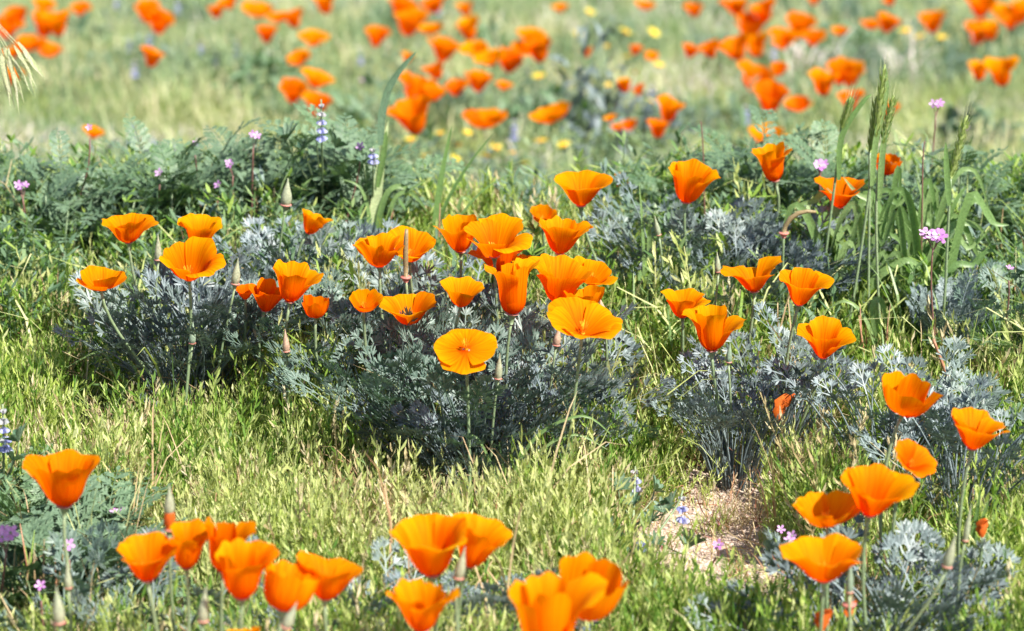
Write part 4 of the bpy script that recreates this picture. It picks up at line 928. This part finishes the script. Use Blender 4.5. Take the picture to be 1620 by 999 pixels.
for x, y, where in [
    (318, 77, 'deepest blue, first of the row under the round lone poppy'), (373, 77, 'second of the row under the round lone poppy'), (393, 93, 'third of the row under the round lone poppy'),
    (428, 93, 'last of the row, touching the chain of poppies'), (343, 93, 'lower one between the first two of the row'), (212, 107, 'below the small lone poppy in the meadow corner'),
    (203, 70, 'above and outside the small lone poppy in the meadow corner'), (235, 63, 'between the two touching poppies and the small lone one'), (280, 12, 'at the top edge beside the two touching poppies'),
    (183, 5, 'at the top edge between the corner and the two touching poppies'), (310, 230, 'low behind the tall upright stork\'s-bill'), (570, 88, 'faint one above the round violet flower'),
    (813, 200, 'between the wide and the triangular blurred poppies'), (1032, 147, 'past the small blurred pair over the blue green weeds'), (693, 14, 'under the poppy cut by the top edge near the heap of three'),
    (1225, 82, 'beside the wide double poppy under the string'), (1180, 177, 'under the heavy cluster above the leaning goblet')]:
    lupine(x, y - 14, 'blurred violet lupine, ' + where, .12, .03, [(x - 8, y + 35, .08, .9), (x + 10, y + 40, .07, .9)], 1.4, None, 'blurred violet lupines beyond the bank')

# ------------------------------------------------------------------ small violet stork's-bill flowers
def viol_blossom():
    g = G()
    for i in range(5):
        a = 6.283 * i / 5; d = Vector((math.cos(a), math.sin(a), .35)).normalized(); g.ribbon([d * .0008, d * .0035, d * .0062, d * .0072], [.0004, .0017, .0018, .0007], Vector((0, 0, 1)))
    return g.mesh('blossom', 'violet')
VB = viol_blossom(); g = G(); g.tube([Vector((0, 0, z)) for z in (-.006, -.004, -.001, .001)], [.0006, .0019, .0022, .0012], 7); VC = g.mesh('calyx', 'stem')
def violet(x, y, n, label, h=.15, foot=None, s=1.0, mat='purplestem'):
    s *= .9 if n > 4 else .68
    h *= .85; p = at(x, y, h); f = foot_of(p, foot)
    t = thing('violet_flower', p, label, 'wildflower', 'small violet flowers'); t.matrix_basis = Matrix.Translation(p)
    for i in range(n):
        a = U(0, 6.28); q = Vector((math.cos(a), math.sin(a), U(-.1, .5))) * (.006 * s if n > 1 else 0)
        ro = (U(.1, 1.1), U(-.6, .6), U(-.5, .5))
        b = obj('blossom', VB, t, q, ro, s * U(.8, 1.1)); obj('calyx', VC, b)
        if n > 1:
            g = G(); g.tube([Vector((0, 0, -.014)), q * .6 - Vector((0, 0, .006)), q - Vector((0, 0, .003))], [.0004] * 3, 4); obj('flower_stalk', g.mesh('flower_stalk', 'purplestem'), t)
    stem_between(t, p, f, mat, .0011, .0008, drop=-.012, sides=5)
    return t
for a in [
    (141, 202, 1, 'slender nodding violet flower on a purple stem before a blurred poppy', .20, (95, 400)),
    (35, 296, 4, 'pale pink flower head in the ferny leaves at the frame edge', .15), (38, 395, 1, 'pink speck low in the weeds under the pale pink flower head', .08),
    (400, 217, 2, 'magenta flower on a dark red stem, tallest of the small ones on the bank', .19, (395, 420)), (368, 260, 2, 'violet flower a step below the magenta one on the bank', .16),
    (252, 274, 1, 'single violet petal tuft low before the tall upright stork\'s-bill', .15), (308, 228, 1, 'soft violet flower behind the upright stork\'s-bill tip', .17),
    (345, 293, 1, 'violet flower amid the leaves behind the stacked pair', .14), (570, 232, 1, 'bright violet flower on a dark bent stalk by the tall pale grass', .18, (540, 420)),
    (1297, 264, 5, 'round pink flower head between the goblet poppy and the barley', .17), (1477, 374, 6, 'large violet flower head on a long thin stem beside the bent barley blades', .20, (1500, 640), 1.2),
    (1481, 166, 3, 'pale lilac flower on the tallest reddish stem beside the barley', .20, (1470, 470)), (188, 816, 2, 'bright violet flower under the bare patch, near the lone tall poppy', .07),
    (8, 850, 5, 'violet flower head cut by the frame edge among soft leaves', .12), (108, 862, 1, 'small violet flower on the stem side of the lone tall poppy', .12), (64, 927, 1, 'tiny violet dot in the soft leaves', .10),
    (1045, 926, 2, 'magenta flower at the border of the gravel by the double poppy', .03), (1137, 861, 2, 'pale lilac flower lying over the gravel', .03), (1246, 853, 2, 'violet flower peeping out beside the poppy with a split petal', .08),
    (1235, 838, 1, 'faint violet flower above the poppy with a split petal', .05), (1597, 425, 1, 'dim pink flower at the end of a bent red stem', .14), (570, 128, 2, 'round blurred violet flower beyond the tall pale grass', .14),
    (1528, 203, 2, 'round blurred violet flower beyond the darkest barley head', .14),
]: violet(*a)

# ------------------------------------------------------------------ grasses
def path3(pix, h0=None):
    """a stalk through picture points, standing upright over the ground under its first point"""
    b = at(pix[0][0], pix[0][1], 0); k = depth(b) / FPX
    return b, [Vector(((x - pix[0][0]) * k, (j * .002), (pix[0][1] - y) * k / CT)) for j, (x, y) in enumerate(pix)]
def smooth(P, m=4):
    out = []
    for i in range(len(P) - 1):
        a = P[max(i - 1, 0)]; b = P[i]; c = P[i + 1]; d = P[min(i + 2, len(P) - 1)]
        for j in range(m):
            t = j / m; out.append(.5 * ((2 * b) + (c - a) * t + (2 * a - 5 * b + 4 * c - d) * t * t + (3 * b - a - 3 * c + d) * t ** 3))
    return out + [P[-1]]
def strap(parent, P, wmax, mat='grass', name='blade', up=None, fold=.35, w0=.6):
    P = smooth(P); n = len(P) - 1; g = G(); ws = [wmax * (w0 + (1 - w0) * min(1, 4 * i / n)) * (1 - (i / n) ** 3) + .0002 for i in range(n + 1)]
    g.ribbon(P, ws, (up or Vector((U(-.3, .3), -1, .45))).normalized(), fold); return obj(name, g.mesh(name, mat), parent)
b, P = path3([(585, 470), (590, 400), (596, 330), (606, 260), (618, 200)])
t = thing('tall_grass_stalk', b, 'tall pale grass stalk with a dark blade bending from its top, before the blurred meadow', 'grass stalk')
strap(t, P, .0062, 'sheath', 'sheath', up=Vector((.1, -1, .1)), fold=.3, w0=.9)
b2, P2 = path3([(585, 470), (604, 235), (607, 190), (618, 150), (640, 118), (662, 96)]); strap(t, P2[1:], .0044, 'lupleaf', 'blade', up=Vector((.5, -1, .1)))
b2, P2 = path3([(585, 470), (600, 300), (612, 240), (614, 215)]); strap(t, P2[1:], .003, 'grass', 'blade')
def grass_plant(label, foot, blades, wd=.0025, name='grass_plant'):
    b = at(*foot); t = thing(name, b, label, 'grass plant', 'broad bladed grasses')
    for bl in blades:
        _, P = path3([foot] + bl[0]); strap(t, P if len(bl) < 3 else P[bl[2]:], bl[1] if len(bl) > 1 else wd, up=Vector((U(-.6, .6), -1, .5)))
    return t
grass_plant('upright pointed grass blade standing alone beside the tall pale stalk', (690, 460), [([(688, 400), (692, 330), (702, 270), (716, 208)], .004), ([(684, 400), (705, 330), (740, 270), (780, 220)], .0022), ([(700, 420), (712, 370), (760, 310), (810, 280)], .0016)])
grass_plant('arching grass blades looping over behind the jagged rimmed poppy', (620, 470), [([(600, 380), (612, 315), (635, 300), (660, 318), (680, 345)], .003), ([(612, 380), (625, 320), (650, 305), (675, 292)], .0022), ([(590, 380), (583, 330), (570, 300), (545, 290)], .002)])
grass_plant('short looping grass blade behind the big smooth funnel poppy', (735, 460), [([(720, 380), (728, 325), (738, 318), (752, 335)], .002)])
grass_plant('bare upright stalk with a broad clasping leaf beside the pale leaf tuft', (1018, 560), [([(1018, 480), (1016, 400), (1012, 340), (1008, 298)], .0018), ([(1022, 500), (1026, 420), (1024, 350)], .0045), ([(1010, 520), (1004, 460), (1008, 430)], .002)])
grass_plant('weedy grass blades fanning out low beside the first poppy plant', (205, 700), [([(190, 640), (160, 610), (120, 625)], .0012), ([(200, 640), (180, 580), (160, 560), (110, 585)], .0012), ([(215, 650), (222, 600), (200, 560)], .0012), ([(210, 660), (205, 620), (190, 590)], .001)])
grass_plant('dark curved grass blade drooping under the bent barley blades', (1400, 640), [([(1392, 560), (1378, 490), (1390, 480), (1402, 530)], .0045), ([(1385, 560), (1360, 500), (1330, 480), (1300, 500)], .002)])
grass_plant('bundle of grass leaves standing beside the large pointed bud', (1520, 960), [([(1528, 900), (1545, 840), (1558, 790)], .003), ([(1524, 900), (1538, 830), (1544, 770)], .0022), ([(1530, 910), (1552, 860), (1575, 800)], .0018)])
grass_plant('dark upright leaf spears below the lone tall poppy', (380, 1080), [([(385, 1000), (400, 950)], .004), ([(375, 1010), (372, 960)], .003), ([(350, 1020), (352, 975)], .004)])
grass_plant('pale grass blades combed across the foot of the large leaf mound', (800, 850), [([(810, 760), (850, 690), (920, 660), (965, 690)], .0014), ([(815, 770), (860, 710), (910, 690), (960, 715)], .0012), ([(790, 770), (760, 700), (740, 690)], .001), ([(800, 770), (790, 700)], .0012)])
grass_plant('straight grass stem running up the side of the first poppy plant', (283, 760), [([(282, 700), (281, 640), (278, 560)], .0012)])
# barley clump: bent broad blades
foot = (1370, 560); b = at(*foot); t = thing('barley_clump', b, 'dense clump of broad bent green blades at the foot of the barley heads', 'barley')
for i in range(46):
    x0 = U(1300, 1480); tipx = x0 + U(-90, 110); ty = U(300, 440); pk = U(.55, .95)
    _, P = path3([foot, (x0, 520 + U(-10, 20)), (x0 + (tipx - x0) * .25, 460 - U(0, 20)), (x0 + (tipx - x0) * .6, ty), (tipx, ty + U(-30, 90)), (tipx + (tipx - x0) * .3, ty + U(-50, 120))])
    P = P[1:]; dy = U(-.03, .05)
    for q in P: q.y += dy
    strap(t, P, U(.0022, .0048), up=Vector((U(-.8, .8), -1, .5)))
for lst, wd in ([[(1340, 520), (1342, 440), (1375, 385), (1410, 380), (1432, 410)], .0034], [[(1420, 520), (1440, 430), (1480, 370), (1510, 350)], .003], [[(1450, 520), (1470, 420), (1500, 330), (1520, 300)], .0026], [[(1330, 520), (1350, 430), (1400, 350), (1440, 300)], .003], [[(1395, 520), (1420, 430), (1455, 350), (1440, 290)], .0035], [[(1500, 520), (1530, 430), (1560, 400), (1590, 420)], .0025]):
    _, P = path3([foot] + lst); strap(t, P[1:], wd)
def awned_head(parent, a, bq, r, mat='barley', awn=.022, n=11):
    d = bq - a; L = d.length; d = d.normalized(); s = d.cross(Vector((0, 1, .2))).normalized(); o = d.cross(s)
    h = G(); h.tube([a + d * L * z for z in (0, .15, .5, .8, 1)], [r * k for k in (.4, .7, .75, .5, .2)], 7); hd = obj('seed_head', h.mesh('seed_head', mat), parent)
    g = G(); gk = G()
    for i in range(n):
        z = .04 + .9 * i / n
        for k in range(4):
            an = k * 1.571 + (.785 if i % 2 else 0); q = s * math.cos(an) + o * math.sin(an); p = a + d * L * z + q * r * .6
            dd = (d + q * .32).normalized(); gk.ribbon([p, p + dd * .003, p + dd * .0075], [.0005, .0013, .0003], q, .4)
            dd = (d + q * U(.12, .28)).normalized(); g.ribbon([p + dd * .006, p + dd * awn * U(.7, 1.1)], [.00022, .00008], q)
    k = obj('grains', gk.mesh('grains', mat), hd); k['kind'] = 'stuff'
    k = obj('awns', g.mesh('awns', 'awn'), hd); k['kind'] = 'stuff'
def barley(pix, head, label, r=.0036, lf=None, mat='barley', w=.0013):
    b, P = path3(pix + [head]); t = thing('barley_stalk', b, label, 'barley', 'barley stalks')
    Q = smooth(P[:-1]); g = G(); g.tube(Q, [w] * len(Q), 6); obj('stem', g.mesh('stem', 'stem'), t)
    awned_head(t, P[-2], P[-1], r, mat)
    if lf:
        _, L = path3([pix[0]] + lf); strap(t, L[1:], .0028, 'grass', 'leaf')
    return t
barley([(1288, 560), (1300, 420), (1312, 300), (1320, 215)], (1334, 168), 'short green barley head leaning over the poppy crossed by stems', lf=[(1318, 290), (1320, 225), (1350, 175), (1366, 162)])
barley([(1325, 600), (1345, 480), (1362, 340), (1372, 230)], (1383, 118), 'tallest green barley head with a feathery tip, in front of a blurred poppy', .0042, [(1368, 300), (1372, 230), (1386, 165), (1384, 120)])
barley([(1380, 600), (1370, 480), (1366, 330), (1364, 250)], (1372, 165), 'barley head pressed against the tallest one', .0034)
barley([(1400, 620), (1385, 480), (1376, 330), (1382, 240)], (1398, 165), 'barley head fanning out in front of the soft round poppy', .0036, [(1380, 320), (1384, 230), (1396, 200)])
barley([(1480, 620), (1488, 480), (1489, 380), (1490, 290)], (1512, 195), 'separate dark green barley head with golden awns, standing apart', .0040, [(1489, 330), (1482, 270), (1480, 235)])
# brome drooping in from outside the frame
base = at(-60, 560, 0); t = thing('brome_grass', base, 'pale drooping brome seed head hanging in at the frame edge over the corner poppies', 'brome grass')
k = depth(base) / FPX
def bp(x, y): return Vector(((x + 60) * k, 0, (560 - y) * k / CT))
g = G(); st = smooth([bp(-60, 560), bp(-66, 300), bp(-50, 100), bp(-20, 40), bp(0, 30)]); g.tube(st, [.0009] * len(st), 5); obj('stem', g.mesh('stem', 'brome'), t)
for x0, y0, x1, y1 in [(0, 30, 22, 70), (0, 35, 14, 95), (0, 50, 8, 110), (22, 88, 40, 170), (28, 92, 52, 165), (33, 90, 65, 150), (48, 84, 76, 140), (52, 82, 86, 132), (38, 90, 48, 178), (26, 100, 36, 172), (0, 70, 6, 110), (60, 92, 72, 158)]:
    A = bp(x0, y0); B = bp(x1, y1); g = G(); d = (B - A); s = Vector((0, -1, .2)); yy = Vector((0, U(-.01, .01), 0))
    for j in range(5):
        q = A + d * (j * .1) + yy; e = q + d * .42 + Vector((U(-.002, .002), U(-.003, .003), 0)); g.ribbon([q, q.lerp(e, .4), e, q + d * .75], [.0006, .0018, .0009, .0002], s)
    o = obj('spikelet', g.mesh('spikelet', 'brome'), t)
    br = smooth([bp(-5, 30), bp(x0 * .5 - 2, min(y0, 60) - 4), A]); g = G(); g.tube(br, [.0003] * len(br), 4); obj('branch', g.mesh('branch', 'brome'), t)

# ------------------------------------------------------------------ twigs, red stems, seed heads
def twig(pix, label, mat='purplestem', w=.0012, name='bare_stem', forks=()):
    b, P = path3(pix); t = thing(name, b, label, 'stem', 'bare stems'); Q = smooth(P); g = G(); g.tube(Q, [w * (1 - .4 * i / len(Q)) for i in range(len(Q))], 5); obj('stalk', g.mesh('stalk', mat), t)
    for f in forks:
        _, P = path3([pix[0]] + f); Q = smooth(P[1:]); g = G(); g.tube(Q, [w * .6] * len(Q), 5); obj('fork', g.mesh('fork', mat), t)
    return t
twig([(1535, 720), (1515, 650), (1495, 600), (1470, 540)], 'thick pink stem leaning between the two poppies at the frame edge', 'redstem', .0022)
twig([(1490, 460), (1488, 420), (1482, 380), (1478, 350)], 'pale pink stem behind the large violet flower head', 'redstem', .002)
twig([(1290, 740), (1330, 700), (1290, 715), (1255, 730)], 'grey dead twig lying over the red soil by the narrow clump', 'straw', .001)
twig([(478, 470), (480, 420), (470, 385), (462, 378), (444, 388)], 'thin forked brown twig above the trio of poppies', 'purplestem', .0008, forks=[[(470, 385), (464, 372), (448, 378)]])
twig([(1565, 540), (1556, 470), (1552, 445), (1570, 440)], 'bent red stem near the frame edge over the thin stems', 'redstem', .001)
twig([(1600, 640), (1612, 560), (1618, 480)], 'thin brown stem at the frame edge', 'brownstem', .001)
twig([(1460, 560), (1440, 500), (1418, 440), (1408, 425)], 'slender reddish stem slanting through the bent barley blades', 'purplestem', .0008)
twig([(650, 500), (655, 470), (680, 430), (720, 420)], 'dark dead twig between the seed pod and the ruffled funnel poppy', 'brownstem', .0012)
twig([(1120, 470), (1112, 330), (1108, 240), (1104, 200)], 'purple stem with a woolly tip behind the poppy with a stretched petal', 'purplestem', .0009)
twig([(1455, 560), (1450, 350), (1448, 260), (1450, 232)], 'stem with a round woolly bud beside the soft round poppy', 'purplestem', .0009)
# thin upright seed stems of stork's-bill: slender beaks
def beaks(x, y, n, label):
    b = at(x, y); t = thing('storksbill_seed_stems', b, label, 'seed stems', 'slender seed stems')
    for i in range(n):
        q = Vector((U(-.02, .02), U(-.02, .02), 0)); L = U(.05, .10); g = G(); l = Vector((U(-.2, .2), U(-.1, .1), 1)) * L
        g.tube([q, q + l * .5, q + l * .55, q + l], [.0005, .0006, .0012, .0003], 5); obj('beak', g.mesh('beak', rng.choice(['redstem', 'sprig_green', 'brownstem'])), t)
beaks(340, 400, 12, 'slender reddish seed beaks behind the stacked double bloom')
beaks(590, 440, 14, 'slender seed beaks behind the jagged rimmed poppy')
beaks(700, 470, 12, 'slender seed beaks under the ruffled funnel poppy')
beaks(1380, 640, 12, 'slender seed beaks under the dark drooping blade')
beaks(1530, 560, 14, 'slender seed beaks beside the bent red stem')
beaks(1600, 560, 12, 'slender seed beaks in the weeds at the frame edge')
beaks(60, 1010, 12, 'slender seed beaks around the soft violet flower head')

# dry pale tufts and a broad grey leaf out of focus beyond the bank
for x, y, n, lab in [(805, 330, 40, 'pale dry grass tuft, blurred, just behind the small soft poppy of the crowded cluster'), (765, 320, 26, 'smaller pale dry grass tuft behind the big smooth funnel poppy'), (690, 345, 16, 'pale dry tuft behind the ruffled funnel poppy'),
                     (1290, 140, 30, 'greyish dry patch of grass past the barley cluster poppies'), (1420, 150, 40, 'broad greyish dry tuft beyond the soft round poppy behind the barley')]:
    b = at(x, y, 0, 3.9); t = thing('dry_grass_tuft', b, lab, 'dry grass', 'dry grass tufts beyond the bank'); k = depth(b) / 3.5
    for i in range(n):
        g = G(); blade(g, Vector((U(-.03, .03) * k, U(-.02, .02), 0)), U(.05, .10) * k, U(0, 6.28), U(.2, 1), .0014 * k); obj('blade', g.mesh('blade', 'drypale'), t)

# bushes and weeds out of focus beyond the bank
def broad_leaf(mat, L, w_):
    g = G(); g.ribbon([Vector((0, 0, 0)), Vector((L * .3, 0, L * .2)), Vector((L * .65, 0, L * .3)), Vector((L, 0, L * .22))], [w_ * .4, w_, w_ * .85, w_ * .1], Vector((-.2, 0, 1)), .3)
    return g.mesh('leaf', mat)
BL = {m: [broad_leaf(m, .030, .0055), broad_leaf(m, .038, .004)] for m in ('filaree', 'lupleaf', 'poppyleaf', 'grass')}
def bush(x, y, wpx, hpx, n, mat, label, name='meadow_bush'):
    b = at(x, y, 0, 3.9); k = depth(b) / FPX; W = wpx * k / 2; H = hpx * k / CT; t = thing(name, b, label, 'bush', 'leafy bushes beyond the bank')
    for i in range(7):
        tp = Vector((U(-.8, .8) * W, U(-.5, .5) * W, U(.6, 1) * H)); g = G(); g.tube([Vector((0, 0, 0)), tp * .5 + Vector((0, 0, .02)), tp], [.003, .002, .001], 4); obj('branch', g.mesh('branch', 'stem'), t)
    for i in range(n):
        a = U(0, 6.28); r = W * math.sqrt(U(0, 1)); z = H * U(.05, 1) * math.sqrt(max(0, 1 - (r / W) ** 2 * .8))
        obj('leaf', rng.choice(BL[mat]), t, (r * math.cos(a), r * .7 * math.sin(a), z), (U(-.5, .5), U(-.8, .3), U(0, 6.28)), U(.7, 1.4) * k * 1050)
for a in [
    (600, 290, 190, 150, 150, 'filaree', 'dark green blurred bush behind the tall pale stalk and the broad bloom pile'), (855, 250, 150, 110, 110, 'filaree', 'dark blurred bush under the bright triangular blurred poppy'),
    (940, 290, 120, 260, 120, 'poppyleaf', 'tall blue green blurred weed dotted with yellow flowers'), (1030, 280, 110, 130, 90, 'poppyleaf', 'blue green blurred weed below the two blooms under the violet speck'),
    (210, 300, 160, 70, 90, 'poppyleaf', 'pale blue green blurred bush low behind the bank, past the small lone bloom'), (430, 180, 170, 90, 110, 'filaree', 'dark blurred bush under the violet row'),
    (1180, 290, 150, 90, 90, 'filaree', 'dark blurred bush under the wide yellowish bloom'), (1540, 260, 130, 80, 90, 'lupleaf', 'dark blurred bush beyond the darkest barley head'), (1330, 110, 200, 60, 90, 'filaree', 'dark blurred bush behind the cluster touching the barley'),
    (110, 90, 120, 50, 70, 'lupleaf', 'dark blurred bush behind the dense corner cluster'), (1590, 90, 150, 50, 70, 'lupleaf', 'dark blurred bush under the dense bank at the far corner'), (760, 110, 150, 60, 80, 'filaree', 'dark blurred bush behind the long slanting band of blooms'),
]: bush(*a)
